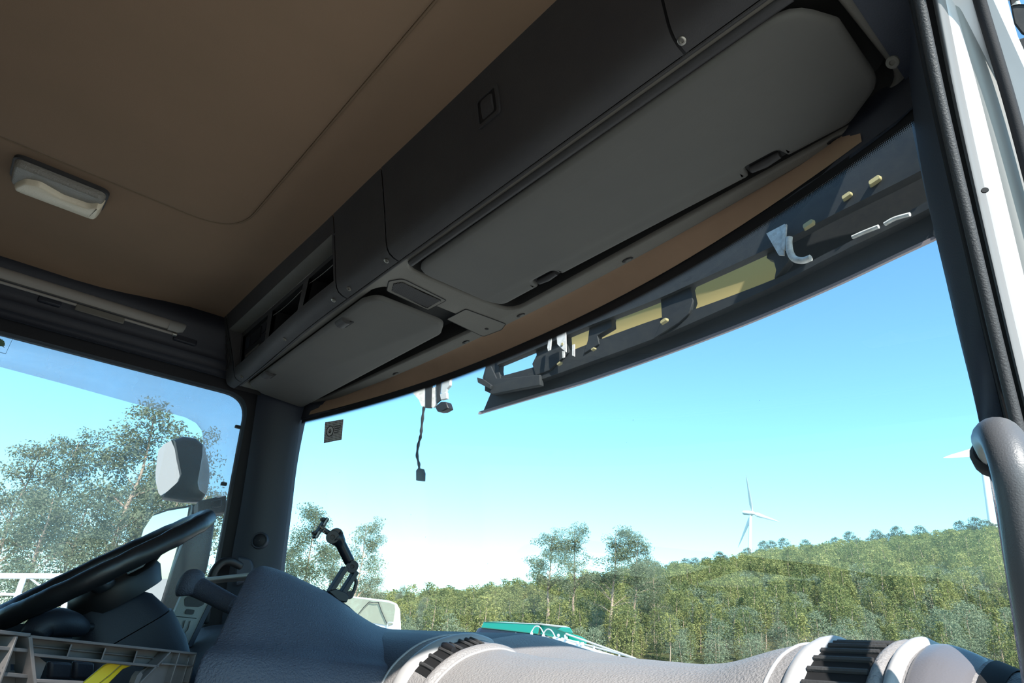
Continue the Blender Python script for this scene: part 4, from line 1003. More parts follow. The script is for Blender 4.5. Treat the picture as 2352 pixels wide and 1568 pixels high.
for i in range(13):
    for j in range(13):
        u, v = (i+0.5)/13, (j+0.5)/13
        if (u-0.33)**2+(v-0.48)**2 < 0.05: continue
        s_ = 0.027; q = [sq(u-s_,v-s_*0.2),sq(u+s_*0.6,v-s_*1.1),sq(u+s_,v+s_*0.2),sq(u-s_*0.6,v+s_*1.1)]
        mb.add([on_ws(x_,y_,0.0052) for x_,y_ in q],[(0,1,2,3)])
o = mb.build('weave_print', M['ink'], stk); o['kind'] = 'stuff'
mb = MB(); pts = [on_ws(*sq(0.33+0.19*math.cos(a),0.48+0.24*math.sin(a)),0.0058) for a in [2*math.pi*k/24 for k in range(25)]]; mb.tube(pts,0.0012,6,caps=False); mb.build('ring_print', M['ink'], stk)
mb = MB(); pts = [on_ws(*sq(0.33+r_*math.cos(a),0.48+1.2*r_*math.sin(a)),0.0058) for a,r_ in [(0.7*k,0.10*(0.3+0.7*((k*7)%5)/5)) for k in range(14)]]; mb.tube(pts,0.0011,6); mb.build('emblem_print', M['ink'], stk)
for k in range(4):
    mb = MB(); q = [sq(0.58,0.30+0.1*k),sq(0.90 if k < 3 else 0.8,0.30+0.1*k)]; mb.tube([on_ws(*z_,0.0058) for z_ in q],0.0010,6); mb.build('text_line', M['ink'], stk)
# side window sticker with a tree emblem
ss = thing('side_window_sticker', 'clear sticker with a grey green tree emblem at the top of the driver window', 'sticker', P(5,790,x=-1.10))
XS = -1.098
def wsx(px,py): return P(px,py,x=XS)
mb = MB(); pts = [wsx(*q) for q in ((-40,758),(30,776),(13,812),(-57,795))]; pts.append(pts[0]); mb.tube(pts,0.0008,6); mb.build('outline_print', M['pillar'], ss)
for k in range(6):
    a0 = -0.6+0.35*k; mb = MB(); mb.tube([wsx(-4,794),wsx(-4+9*math.cos(a0-1.0),790+9*math.sin(a0-1.0)),wsx(-4+16*math.cos(a0-1.0),790+13*math.sin(a0-1.0))],[0.0012,0.005,0.0015],6,flat=0.2,upv=(1,0,0)); mb.build('leaf_print', M['green_ink'], ss)
mb = MB(); mb.tube([wsx(-4,790),wsx(8,796),wsx(10,798)],[0.0012,0.003,0.001],6,flat=0.3); mb.build('stem_print', M['green_ink'], ss)

# wind deflector outside the driver window -----------------------------------
wd = thing('wind_deflector', 'frosted acrylic wind deflector along the top and front of the driver window', 'wind deflector', (-1.13,0.3,2.9))
XD = -1.128
def dp2(px,py): p = P(px,py,x=XD); return V((p.y,p.z))
outl = [V((-0.85,3.225)),V((0.62,3.225)),V((0.685,3.17)),V((0.695,2.86)),dp2(507,1141),dp2(480,1136),dp2(462,1122),dp2(459,1105),dp2(470,1040),dp2(471,1000),dp2(468,985),dp2(455,968),dp2(430,955),dp2(300,920),dp2(150,878),dp2(0,838),V((-0.85,dp2(0,838).y))]
rad_ = [0,0.04,0.05,0,0,0.012,0.012,0.01,0.02,0.02,0.02,0.03,0.04,0.0,0,0,0]
mb = MB(); mb.plate(round_poly(outl,rad_,4), [], lambda p: V((XD-0.02*smooth(3.22-p[1],0,0.15),p[0],p[1])), (-0.003,0,0)); mb.build('acrylic_sheet', M['deflector'], wd, ang=180)
for px,py in ((546,980),(514,1111)):
    mb = MB(); c = P(px,py,x=-1.118); mb.box(c,(0.012,0.020,0.012)); mb.build('clip', M['black'], wd, bevel=0.003)

# driver side mirrors ----------------------------------------------------------
mi = thing('door_mirror', 'tall dark main mirror on the driver side with a pale glass', 'mirror', P(430,1180,x=-1.5))
XM = -1.46
def mpx(px,py,x=XM): return P(px,py,x=x)
def mirror_body(side, rimpts, glasspts, name_loc, e):
    a = [mpx(*q) for q in side]; b = [p+V((-0.05,0.012,0)) for p in a]
    ctr = sum(a,V())/len(a); a0 = [ctr+(p-ctr)*0.86+V((0.018,-0.004,0)) for p in a]; a1 = [ctr+(p-ctr)*0.96+V((0.011,0,0)) for p in a]
    mb = MB(); mb.loft([a0,a1,a,b],True,True); mb.build('housing', M['housing'], e, ang=60)
    g = [mpx(px,py,xx) for px,py,xx in glasspts]; c2 = sum(g,V())/len(g)
    r0 = [c2+(p-c2)*1.07+V((0,0.006,0)) for p in g]; r1 = [p+V((-0.012,0.045,0)) for p in r0]
    mb = MB(); mb.loft([r0,r1],True,True); mb.build('glass_surround', M['housing'], e, bevel=0.004)
    mb = MB(); mb.loft([g,[p+V((0,0.003,0)) for p in g]],True,True); mb.build('mirror_glass', M['mirror'], e)
mirror_body([(398,1010),(420,1002),(448,1006),(468,1022),(477,1055),(482,1095),(476,1130),(462,1152),(420,1150),(372,1142),(405,1112),(413,1092),(405,1050)],None,
  [(393,1011,-1.47),(401,1030,-1.47),(406,1060,-1.47),(413,1090,-1.47),(412,1106,-1.47),(404,1116,-1.48),(369,1138,-1.55),(364,1132,-1.56),(358,1108,-1.60),(357,1085,-1.61),(361,1050,-1.60),(364,1034,-1.59),(376,1020,-1.54)],None,
  thing('door_mirror', 'smaller upper wide angle mirror on the driver side', 'mirror', P(430,1080,x=-1.5)))
mirror_body([(440,1158),(470,1160),(492,1175),(493,1195),(484,1260),(474,1310),(455,1360),(430,1420),(385,1425),(368,1395),(395,1300),(425,1220)],None,
  [(433,1165,-1.47),(429,1190,-1.47),(405,1262,-1.47),(385,1330,-1.47),(366,1392,-1.47),(345,1420,-1.52),(318,1415,-1.60),(306,1330,-1.68),(312,1275,-1.70),(330,1215,-1.68),(350,1185,-1.62),(385,1173,-1.55)],None, mi)
ma = thing('mirror_arm', 'dark bracket joining the driver side mirrors to the cab', 'bracket', P(490,1160,x=-1.3))
mb = MB(); a = [P(px,py,x=-1.30) for px,py in ((455,1150),(500,1140),(520,1136),(522,1175),(500,1178),(455,1180))]; mb.loft([a,[p+V((-0.12,0.02,0)) for p in a]],True,True); mb.build('arm', M['frame'], ma, bevel=0.006)
mb = MB(); a = [P(px,py,x=-1.285) for px,py in ((488,1150),(510,1146),(508,1164),(487,1166))]; mb.loft([a,[p+V((-0.02,0,0)) for p in a]],True,True); mb.build('hinge_cover', M['housing'], ma, bevel=0.003)
#PART3
# ------------------------------------------------------------------ outside sun visor
ev = thing('exterior_visor', 'dusty broken exterior sun visor hanging in front of the windscreen top', 'exterior visor', (0.3,1.45,3.3))
def vy(x, base=1.46): return base - 0.10*abs(x)**2.2        # the visor follows the curve of the cab
def on_visor(px, py, base=1.46):
    x = P(px,py,y=base).x
    for _ in range(8): x = P(px,py,y=vy(x,base)).x
    return P(px,py,y=vy(x,base))
def vstrip(top, bot, name, m, base=1.46, nb=2, k=6, thick=0.008, parent=ev, lean=0.0):
    A = catmull([on_visor(px,py,base) for px,py in top],k); B = catmull([on_visor(px,py,base) for px,py in bot],k)
    rows = []
    for p,q in zip(A,B):
        f_ = [p.lerp(q,j/nb) for j in range(nb+1)]; rows.append(f_+[r+V((0,thick,0.002)) for r in reversed(f_)])
    mb = MB(); mb.loft(rows,True,True); return mb.build(name, m, parent, ang=35)
lip_top = [(1128,901),(1240,866),(1330,836),(1500,772),(1700,685),(1900,590),(2060,512),(2160,460)]
lip_bot = [(1110,944),(1240,903),(1330,877),(1500,818),(1700,743),(1900,658),(2060,583),(2152,540)]
vstrip(lip_top,lip_bot,'lip',M['lip'],base=1.47)
edge_b = [(a,b+6) for a,b in lip_bot]; edge_b[0] = (1098,951)
edge_t = [(a,b-1) for a,b in lip_bot]; edge_t[0] = (1100,945)
vstrip(edge_t,edge_b,'lip_edge',M['lip_edge'],base=1.468,thick=0.012)
mb = MB(); a = [on_visor(*q,1.466) for q in ((2148,470),(2160,460),(2160,520),(2153,548),(2143,540))]; mb.loft([a,[p+V((0.0,0.03,0)) for p in a]],True,True); mb.build('lip_end', M['lip'], ev)
# inner frame: rail above the lip, upper rail behind the glass band, uprights
rail_t = [(1134,868),(1240,838),(1330,798),(1500,735),(1580,715),(1780,640),(1900,580),(2060,500),(2165,440)]
rail_b = [(1130,906),(1240,872),(1330,840),(1500,778),(1580,745),(1780,655),(1900,594),(2060,516),(2165,462)]
vstrip(rail_t,rail_b,'lower_rail',M['frame'],base=1.44,thick=0.03)
up_t = [(1140,760),(1240,705),(1330,660),(1500,580),(1580,540),(1780,440),(1900,375),(2060,290),(2165,235)]
up_b = [(1142,838),(1240,797),(1330,757),(1500,690),(1580,655),(1780,563),(1900,500),(2060,420),(2165,365)]
vstrip(up_t,up_b,'upper_rail',M['frame'],base=1.42,thick=0.03)
def vpoly(pts, name, m, base, d=0.02, parent=ev, bevel=0.0):
    a = [on_visor(px,py,base) for px,py in pts]; mb = MB(); b = [p+V((0,d,0)) for p in a]; n = len(a)
    loop = [V((px,-py,0)) for px,py in pts]; tr = tessellate_polygon([loop])
    mb.add(a+b,[tuple(t) for t in tr]+[tuple(i+n for i in reversed(t)) for t in tr]+[(i,(i+1)%n,(i+1)%n+n,i+n) for i in range(n)])
    return mb.build(name, m, parent, bevel=bevel)
for pts in ([(1128,800),(1150,792),(1146,850),(1150,872),(1112,885),(1108,868),(1116,838)],
            [(1226,770),(1262,745),(1300,735),(1305,810),(1262,850),(1230,862),(1222,835),(1232,815)],
            [(1358,712),(1412,690),(1404,735),(1405,750),(1372,770),(1376,790),(1340,812),(1350,780)],
            [(1515,645),(1545,625),(1592,600),(1600,630),(1586,660),(1592,690),(1582,720),(1560,740),(1500,778),(1520,735)],
            [(1770,515),(1812,495),(1812,600),(1778,640),(1782,620),(1776,598),(1760,592),(1762,580),(1774,578)]):
    vpoly(pts,'upright',M['frame'],1.435,0.025,bevel=0.002)
# dark cowl filling the passenger end
vpoly([(1800,440),(1900,380),(2060,290),(2180,225),(2180,470),(2060,520),(1900,600),(1800,648)],'cowl',M['frame'],1.50,0.02)
# yellowed outer shell seen through the openings
rows = []
for j in range(7):
    t = j/6; row = []
    for i in range(25):
        u = i/24; px = lerp(1292,1830,u); yt = interp(px,[(1292,742),(1580,622),(1830,505)]); yb_ = interp(px,[(1292,802),(1580,722),(1830,625)])
        p = on_visor(px,lerp(yt-14,yb_+16,t),1.56); p.y += 0.05*math.sin(math.pi*t)*0.6+0.03*t; row.append(p)
    rows.append(row)
mb = MB(); mb.grid(rows); mb.build('yellow_shell', M['shell'], ev, ang=180)
# brackets, clips and the pale pipe
vpoly([(1278,766),(1299,756),(1300,808),(1290,800),(1280,790)],'white_bracket',M['bracket'],1.40,0.004)
vpoly([(1261,770),(1267,766),(1264,803),(1259,806),(1257,798)],'white_bracket',M['bracket'],1.40,0.004)
vpoly([(1291,806),(1297,806),(1296,820),(1292,822)],'white_bracket',M['bracket'],1.40,0.004)
vpoly([(1314,792),(1319,790),(1319,818),(1314,816)],'white_bracket',M['bracket'],1.40,0.004)
vpoly([(1760,536),(1802,514),(1800,586),(1788,585)],'white_bracket',M['bracket'],1.40,0.006)
vpoly([(1797,520),(1806,514),(1802,574),(1796,570)],'white_bracket',M['bracket'],1.395,0.006)
c = on_visor(1291,790,1.398); mb = MB(); mb.lathe([(0.006,0),(0.005,0.001),(0,0.001)],c,(0,-1,0),12); mb.build('bracket_hole', M['amber'], ev)
mb = MB(); pts = catmull([on_visor(*q,1.40) for q in ((1813,545),(1812,562),(1816,582),(1826,595),(1845,598),(1862,592))],5); mb.tube(pts,0.0085,10); mb.build('pale_pipe', M['bracket'], ev)
for q in (((1958,545),(1985,533),(2018,520)),((2032,515),(2055,502),(2090,492))):
    mb = MB(); mb.tube(catmull([on_visor(*z,1.43) for z in q],4),0.005,8); mb.build('pale_pipe', M['bracket'], ev)
for px,py,w in ((1528,739,15),(1366,803,9),(1288,836,11),(1860,518,19),(1948,453,15),(2012,418,18)):
    c = on_visor(px,py,1.42); t_ = w*0.00082; mb = MB(); mb.loft([[c+V((q.x,0.0,q.y+q.x*0.2)) for q in rrect(t_*2,t_*0.95,t_*0.4)],[c+V((q.x*0.8,-0.012,q.y*0.8+q.x*0.2)) for q in rrect(t_*2,t_*0.95,t_*0.4)]],True,True); mb.build('lamp_clip', M['amber'], ev, ang=50)
# left end hinge blocks of the visor
vpoly([(1095,866),(1108,870),(1128,884),(1125,893),(1097,878)],'hinge_peg',M['frame'],1.42,0.02,bevel=0.002)
vpoly([(1114,845),(1127,840),(1140,868),(1165,868),(1240,860),(1240,884),(1130,905),(1113,897)],'hinge_block',M['frame'],1.43,0.02,bevel=0.002)
# torn off bracket with a dangling cable
hb = thing('visor_bracket', 'torn off metal bracket dangling a cable at the windscreen top', 'bracket', on_visor(1000,905,1.40))
def hpoly(pts, name, m, base=1.40, d=0.006, bevel=0.0): return vpoly(pts,name,m,base,d,hb,bevel)
hpoly([(948,902),(977,886),(977,935),(968,932),(962,918)],'white_plate',M['bracket'])
hpoly([(977,884),(992,878),(990,937),(977,936)],'dark_plate',M['frame'],1.395)
hpoly([(990,892),(1004,886),(1004,925),(996,936),(990,934)],'white_plate',M['bracket'],1.398)
hpoly([(1002,880),(1012,876),(1009,905),(1012,918),(1003,925)],'dark_plate',M['frame'],1.39)
hpoly([(1014,880),(1034,868),(1033,884),(1026,892),(1022,905),(1012,903)],'hook',M['galv'],1.392,0.012,0.002)
hpoly([(1010,905),(1025,900),(1026,915),(1012,918)],'hook',M['galv'],1.388,0.012,0.002)
hpoly([(998,934),(1012,922),(1024,922),(1029,937),(1016,944),(1004,945)],'lamp_socket',M['black'],1.385,0.03,0.004)
mb = MB(); pts = catmull([on_visor(*q,1.40) for q in ((974,934),(971,955),(968,985),(966,1002),(961,1020),(958,1045),(962,1065),(963,1078))],5); mb.tube(pts,[0.0055+0.0012*math.sin(i*1.3) for i in range(len(pts))],8); mb.build('cable', M['black'], hb)
hpoly([(955,1080),(960,1074),(968,1076),(971,1086),(970,1104),(955,1103),(955,1090)],'connector',M['frame'],1.395,0.015,0.002)

# ------------------------------------------------------------------ ground and hill
mb = MB(); mb.grid([[V((x,y,0.0)) for x in (-400,-60,-20,0,20,60,400)] for y in (-200,-40,0,40,120)]); struct(mb.build('ground', M['asphalt']))
HZ = [(-400,1440),(200,1410),(600,1405),(860,1396),(920,1385),(1000,1374),(1200,1354),(1350,1334),(1500,1312),(1620,1296),(1740,1268),(1900,1246),(2050,1236),(2200,1217),(2300,1206),(2352,1202),(2600,1175)]
def az_of(px): r = ray(px,1450); return math.atan2(r.x,r.y)
CREST = []
for px,py in HZ:
    r = ray(px,py); CREST.append((math.atan2(r.x,r.y), r.z/math.hypot(r.x,r.y)))
CREST.sort()
R0, R1 = 62.0, 345.0
def hill(az, r):
    e = interp(az,CREST)*R1 - 10.0 + CAM.z
    t = max(0.0,(r-R0)/(R1-R0)); t = min(t,1.25)
    return max(0.0, e)*(t**0.92 if t < 1 else 1-(t-1)*0.25)
mb = MB(); rows = []
for j in range(40):
    r = lerp(R0,R1*1.15,j/39); rows.append([V((CAM.x+r*math.sin(a),r*math.cos(a),hill(a,r)-0.3+1.2*noise.noise(V((r*0.05,a*12,0))))) for a in [lerp(-1.75,0.6,i/90) for i in range(91)]])
mb.grid(rows); hl_ = struct(mb.build('hillside', M['soil'], ang=180))
hl_['label'] = 'scrubby ground of the wooded hillside'

# ------------------------------------------------------------------ trees
UPO = V((math.sin(math.radians(5.0)),0,math.cos(math.radians(5.0))))   # true vertical: the truck leans a little
def leaf_cluster(mb, c, rad, n, rnd, size, droop=0.5):
    for _ in range(n):
        while True:
            d = V((rnd.uniform(-1,1),rnd.uniform(-1,1),rnd.uniform(-1,1)))
            if d.length_squared < 1: break
        p = c+V((d.x*rad,d.y*rad,d.z*rad*0.8))
        a = V((rnd.uniform(-1,1),rnd.uniform(-1,1),-droop+rnd.uniform(-0.7,0.7))).normalized(); b = a.cross(V((rnd.uniform(-1,1),rnd.uniform(-1,1),rnd.uniform(-1,1)))).normalized()
        l = size*rnd.uniform(0.6,1.3); w = l*rnd.uniform(0.30,0.5); o = len(mb.v)
        mb.v += [p,p+a*l*0.5+b*w*0.5,p+a*l,p+a*l*0.5-b*w*0.5]; mb.f.append((o,o+1,o+2,o+3))
def quick(mb, name, mats, split=None):
    me = bpy.data.meshes.new(name); me.from_pydata([tuple(p) for p in mb.v],[],mb.f); me.update()
    for m in mats: me.materials.append(m)
    if split is not None: me.polygons.foreach_set('material_index',[0 if i < split else 1 for i in range(len(me.polygons))])
    return me
def euc(seed, h=13.0, slim=0.20, lean=0.05, bare=0.40, nbr=30, leaf=0.19, dens=105, crad=0.80):
    rnd = random.Random(seed); tr = MB(); lf = MB(); pts = []; x = y = 0.0
    for i in range(9):
        t = i/8; x += rnd.uniform(-0.12,0.12)+lean*h/9; y += rnd.uniform(-0.15,0.15); pts.append(V((x,y,h*t*0.97)))
    pts[0] = V((0,0,-0.5)); c = catmull(pts,3); n = len(c); r0 = h*0.0125
    tr.tube(c,[lerp(r0,0.03,(i/(n-1))**0.8) for i in range(n)],7)
    for b in range(nbr):
        t = lerp(bare,0.99,(b+rnd.random())/nbr); i = min(n-2,int(t*(n-1))); p = c[i]; a = rnd.uniform(0,6.283); L = h*slim*(1.25-t)*rnd.uniform(0.6,1.2)+0.5
        d = V((math.cos(a),math.sin(a),rnd.uniform(0.5,1.3))).normalized(); q = p+d*L*0.6; e = q+V((d.x,d.y,rnd.uniform(-0.2,0.5)))*L*0.5
        if rnd.random() < 0.75: tr.tube([p,q,e],[r0*0.35*(1.2-t),r0*0.2*(1.2-t)+0.008,0.008],5)
        for cc,k in ((e,1.0),(q.lerp(e,0.5)+V((0,0,0.3)),0.8),(q,0.7)):
            cc = cc+V((rnd.uniform(-0.4,0.4),rnd.uniform(-0.4,0.4),rnd.uniform(-0.3,0.3))); leaf_cluster(lf,cc,crad*k*rnd.uniform(0.7,1.2),int(dens*k),rnd,leaf)
    return tr, lf
EUC = []
for s,kw in ((1,dict(bare=0.42,slim=0.17)),(2,dict(bare=0.35,slim=0.22,lean=0.02)),(3,dict(bare=0.5,slim=0.20,lean=-0.03)),(4,dict(bare=0.22,slim=0.24,lean=0.0,nbr=40,dens=120,crad=0.95)),(5,dict(bare=0.12,slim=0.26,lean=0.0,nbr=46,dens=125,crad=1.0))):
    tr,lf = euc(s,**kw); EUC.append((quick(tr,'eucalyptus_trunk',[M['trunk']]),quick(lf,'eucalyptus_crown',[M['leaf_euc']])))
def orient(az): 
    q = V((0,0,1)).rotation_difference(UPO); return (q @ Quaternion((0,0,1),az))
def at_az(px, dist, z=None):
    r = ray(px,1400); d = V((r.x,r.y,0)).normalized(); p = V((CAM.x,0,0))+d*dist
    p.z = (hill(math.atan2(r.x,r.y),dist) if z is None else z); return p, r
def top_z(px, py, dist): r = ray(px,py); return CAM.z + dist*r.z/math.hypot(r.x,r.y)
def tall_tree(px, top, dist, var, label, rot=None, name='eucalyptus_tree', wide=1.0, group=None):
    p,_ = at_az(px,dist); h = top_z(px,top,dist)-p.z
    e = thing(name,label,'tree',p,group); e.rotation_mode = 'QUATERNION'; e.rotation_quaternion = orient(R.uniform(0,6.28) if rot is None else rot)
    s = h/13.0; e.scale = (s*wide,s*wide,s)
    for nm,me in (('trunk',EUC[var][0]),('crown',EUC[var][1])):
        o = bpy.data.objects.new(nm,me); COL.objects.link(o); o.parent = e
    return e
# trees outside the driver window, from left to right
tall_tree(-60,1000,30,1,'leaning eucalyptus at the left edge outside the driver window',0.3)
tall_tree(60,985,34,2,'round crowned eucalyptus left of the tallest tree outside the driver window',1.0)
tall_tree(205,915,31,0,'tallest eucalyptus with a pale leaning trunk outside the driver window',2.9,wide=1.15)
tall_tree(305,985,36,1,'eucalyptus just right of the tallest tree outside the driver window',0.5)
tall_tree(20,1120,27,4,'low bushy eucalyptus at the left edge of the driver window',0.2,wide=1.2)
tall_tree(115,1135,29,4,'low bushy eucalyptus left of the pale leaning trunk',2.2,wide=1.2)
tall_tree(230,1100,40,4,'bushy eucalyptus behind the pale leaning trunk',3.2,wide=1.2)
tall_tree(320,1085,30,3,'bushy eucalyptus left of the upper driver mirror',4.2,wide=1.2)
tall_tree(400,1120,34,4,'bushy eucalyptus mostly hidden behind the driver mirrors',5.2,wide=1.2)
tall_tree(500,1200,36,4,'bushy eucalyptus behind the driver side pillar',0.7,wide=1.2)
# trees beside the phone mount
tall_tree(672,1160,52,4,'tall eucalyptus between the driver pillar and the phone mount',0.1)
tall_tree(735,1255,55,4,'broad eucalyptus left of the phone mount',1.1,wide=1.3)
tall_tree(800,1195,50,3,'tall slim eucalyptus right behind the phone mount',2.1,wide=0.9)
tall_tree(845,1320,56,4,'low tree above the white truck windscreen',2.8)
tall_tree(640,1250,60,4,'bushy tree against the driver side pillar edge',3.3)
tall_tree(914,1345,75,0,'thin wispy tree right of the white truck',4.0,wide=0.7)
# trees in the middle
tall_tree(1262,1222,78,2,'left of two tall sparse eucalyptuses rising over the valley',0.4,wide=1.35)
tall_tree(1318,1208,82,0,'right stem of the left eucalyptus pair over the valley',3.4,wide=1.25)
tall_tree(1395,1210,72,1,'broad tall eucalyptus with a bare trunk in the middle of the windscreen',1.6,wide=1.35)
tall_tree(1448,1228,75,2,'eucalyptus crown touching the broad middle one on its right',2.6,wide=1.25)
tall_tree(1500,1285,80,3,'shorter olive eucalyptus right of the middle group',5.0)
tall_tree(975,1370,85,4,'olive bushy tree at the left foot of the hill',5.0)

# hillside trees: five shared meshes
def hilltree(seed, h, w, shape, leaf, dens, mleaf, trunk=True, bare=0.1):
    rnd = random.Random(seed); mb = MB(); mb.tube([V((0,0,-1)),V((rnd.uniform(-.2,.2),rnd.uniform(-.2,.2),h*0.55)),V((0,0,h*0.95))],[h*0.014,h*0.009,0.02],5); ns = len(mb.f)
    for _ in range(dens):
        t = rnd.uniform(bare,1.0)
        prof = (math.sin(math.pi*min(1,t*0.8+0.16))**0.7) if shape == 'cone' else (math.sin(math.pi*(0.08+0.88*(t-bare)/(1-bare)))**0.55)
        if shape == 'cone': prof *= (1.15-t)
        a = rnd.uniform(0,6.283); rr = w*prof*math.sqrt(rnd.uniform(0.15,1))
        leaf_cluster(mb,V((math.cos(a)*rr,math.sin(a)*rr,h*t)),w*0.24,7,rnd,leaf,0.3)
    return quick(mb,'hillside_tree',[M['trunk'],mleaf],ns)
HT = [hilltree(21,6.6,1.55,'cone',0.32,190,M['leaf_hill']),hilltree(22,7.4,1.6,'oval',0.32,190,M['leaf_hill'],bare=0.35),hilltree(23,6.0,1.8,'cone',0.32,200,M['leaf_hill']),
      hilltree(24,5.2,2.2,'oval',0.26,330,M['leaf_acacia'],bare=0.0),hilltree(25,8.0,1.4,'oval',0.32,150,M['leaf_hill'],bare=0.5),hilltree(26,12.0,2.6,'oval',0.50,230,M['leaf_ridge'],bare=0.55)]
HLAB = ['conical yellow green young eucalyptus on the hillside','slim olive eucalyptus with a bare lower trunk on the hillside','broad conical green tree on the hillside','rounded grey green acacia at the foot of the hillside','thin eucalyptus with a high tufted crown on the hillside','dark umbrella crowned tree on the hilltop ridge']
HNAM = ['hillside_tree','hillside_tree','hillside_tree','acacia_tree','hillside_tree','ridge_tree']
rnd = random.Random(5); cand = []
az0, az1 = az_of(640), az_of(2420)
tries = 0; cells = {}
while len(cand) < 7500 and tries < 60000:
    tries += 1
    az = rnd.uniform(az0,az1); r = math.sqrt(rnd.uniform(66**2,(R1-14)**2))
    x_, y_ = r*math.sin(az), r*math.cos(az); key = (int(x_//2.6),int(y_//2.6))
    if key in cells: continue
    cells[key] = 1
    k = 3 if (r < 130 and rnd.random() < 0.42) else rnd.choice((0,0,1,2,2,4,4,1))
    cand.append((r,az,k,rnd.uniform(0.75,1.3)*lerp(0.62,1.0,smooth(r,70,150))*lerp(1.0,0.55,smooth(r,R1-110,R1-20))))
# ridge line
a = az_of(1480)
while a < az1:
    cand.append((R1-rnd.uniform(-4,6),a,5,rnd.choice((0.8,0.95,1.05,1.15,1.25)))); a += rnd.choice((0.004,0.006,0.008,0.011,0.02))
def tree_pos(r, az): return V((CAM.x+r*math.sin(az), r*math.cos(az), hill(az,r)-0.3))
cand.sort(key=lambda c: -(c[3]*9/c[0])*(1.25 if c[2]==5 else 1))
near, far = cand[:260], cand[260:]
for r,az,k,s in near:
    o = bpy.data.objects.new(HNAM[k],HT[k]); COL.objects.link(o); o.location = tree_pos(r,az); o.rotation_mode = 'QUATERNION'; o.rotation_quaternion = orient(rnd.uniform(0,6.28)); o.scale = (s,s,s)
    tag(o,HLAB[k],'tree',HLAB[k].replace('tree','trees').replace('acacia','acacias').replace('eucalyptus','eucalyptuses'))
def forest(name, k, items, label):
    me = bpy.data.meshes.new(name); me.from_pydata([tuple(tree_pos(r,az)) for r,az,_,_ in items],[],[])
    at = me.attributes.new('size','FLOAT','POINT'); at.data.foreach_set('value',[s for *_,s in items])
    at = me.attributes.new('spin','FLOAT','POINT'); at.data.foreach_set('value',[rnd.uniform(0,6.28) for _ in items])
    o = bpy.data.objects.new(name,me); COL.objects.link(o); tag(o,label,'forest',kind='stuff')
    src = bpy.data.objects.new('tree_source',HT[k])     # never linked: only feeds the instances
    ng = bpy.data.node_groups.new(name,'GeometryNodeTree'); ng.interface.new_socket('Geometry',in_out='INPUT',socket_type='NodeSocketGeometry'); ng.interface.new_socket('Geometry',in_out='OUTPUT',socket_type='NodeSocketGeometry')
    N,L = ng.nodes,ng.links; gi = N.new('NodeGroupInput'); go = N.new('NodeGroupOutput'); oi = N.new('GeometryNodeObjectInfo'); oi.inputs['Object'].default_value = src; oi.inputs['As Instance'].default_value = True
    ip = N.new('GeometryNodeInstanceOnPoints'); na = N.new('GeometryNodeInputNamedAttribute'); na.inputs[0].default_value = 'size'; nr = N.new('GeometryNodeInputNamedAttribute'); nr.inputs[0].default_value = 'spin'
    cx = N.new('ShaderNodeCombineXYZ'); cx.inputs[1].default_value = math.radians(5); L.new(nr.outputs[0],cx.inputs[2])
    L.new(gi.outputs[0],ip.inputs['Points']); L.new(oi.outputs['Geometry'],ip.inputs['Instance']); L.new(na.outputs[0],ip.inputs['Scale']); L.new(cx.outputs[0],ip.inputs['Rotation']); L.new(ip.outputs[0],go.inputs[0])
    md = o.modifiers.new('scatter','NODES'); md.node_group = ng
    return o
FLAB = ['conical young trees covering the far hillside','slim olive trees covering the far hillside','broad green trees covering the far hillside','grey green acacias scattered on the far hillside','thin tufted trees scattered on the far hillside','small dark trees along the hilltop ridge']
for k in range(6):
    it = [c for c in far if c[2] == k]
    if it: forest('distant_forest',k,it,FLAB[k])

# ------------------------------------------------------------------ wind turbines
def turbine(label, hub, base, y, blades, r_hub, r0, r1, nac):
    H, B = P(*hub,y=y), P(*base,y=y); D = H+(B-H).normalized()*((B-H).length+12)
    e = thing('wind_turbine',label,'wind turbine',D); t = PT(*hub,y=y)[1]
    mb = MB(); mb.tube([D,H],[r0*t,r1*t],20); mb.build('tower',M['turbine'],e,ang=60)
    q0,q1 = P(*nac[0],y=y),P(*nac[1],y=y); mb = MB(); mb.tube([q0,q0.lerp(q1,0.1),q0.lerp(q1,0.9),q1],[r_hub*t*0.8,r_hub*t,r_hub*t,r_hub*t*0.7],12); mb.build('nacelle',M['turbine'],e,ang=50)
    mb = MB(); mb.lathe([(r_hub*t*0.9,-r_hub*t),(r_hub*t,0),(r_hub*t*0.6,r_hub*t),(0,r_hub*t*1.4)],q1,(q1-q0),12); mb.build('hub',M['turbine'],e)
    for (px,py,yy,w) in blades:
        T = P(px,py,y=yy); d = T-q1; sd = d.normalized().cross(V((0.2,1,0)).normalized()).normalized(); mb = MB(); rings = []
        for u,ww,th in ((0,0.35,0.35),(0.08,0.5,0.3),(0.2,1.0,0.2),(0.5,0.65,0.12),(0.8,0.38,0.07),(1.0,0.06,0.03)):
            c = q1+d*u; n_ = d.normalized().cross(sd); rings.append([c+sd*math.cos(a_)*ww*w*t+n_*math.sin(a_)*th*w*t for a_ in [2*math.pi*k/8 for k in range(8)]])
        mb.loft(rings,True,True); mb.build('blade',M['turbine'],e,ang=60)
turbine('whole white wind turbine with three blades on the ridge',(1724,1178),(1722,1275),760,[(1713,1087,745,5),(1790,1198,765,5),(1695,1257,770,5)],5,4.5,3,((1707,1177),(1728,1178)))
turbine('wind turbine partly hidden by the passenger grab handle',(2254,1030),(2281,1212),360,[(2167,1051,350,11),(2290,985,365,9),(2280,1100,372,9)],6,9,6,((2236,1024),(2262,1034)))

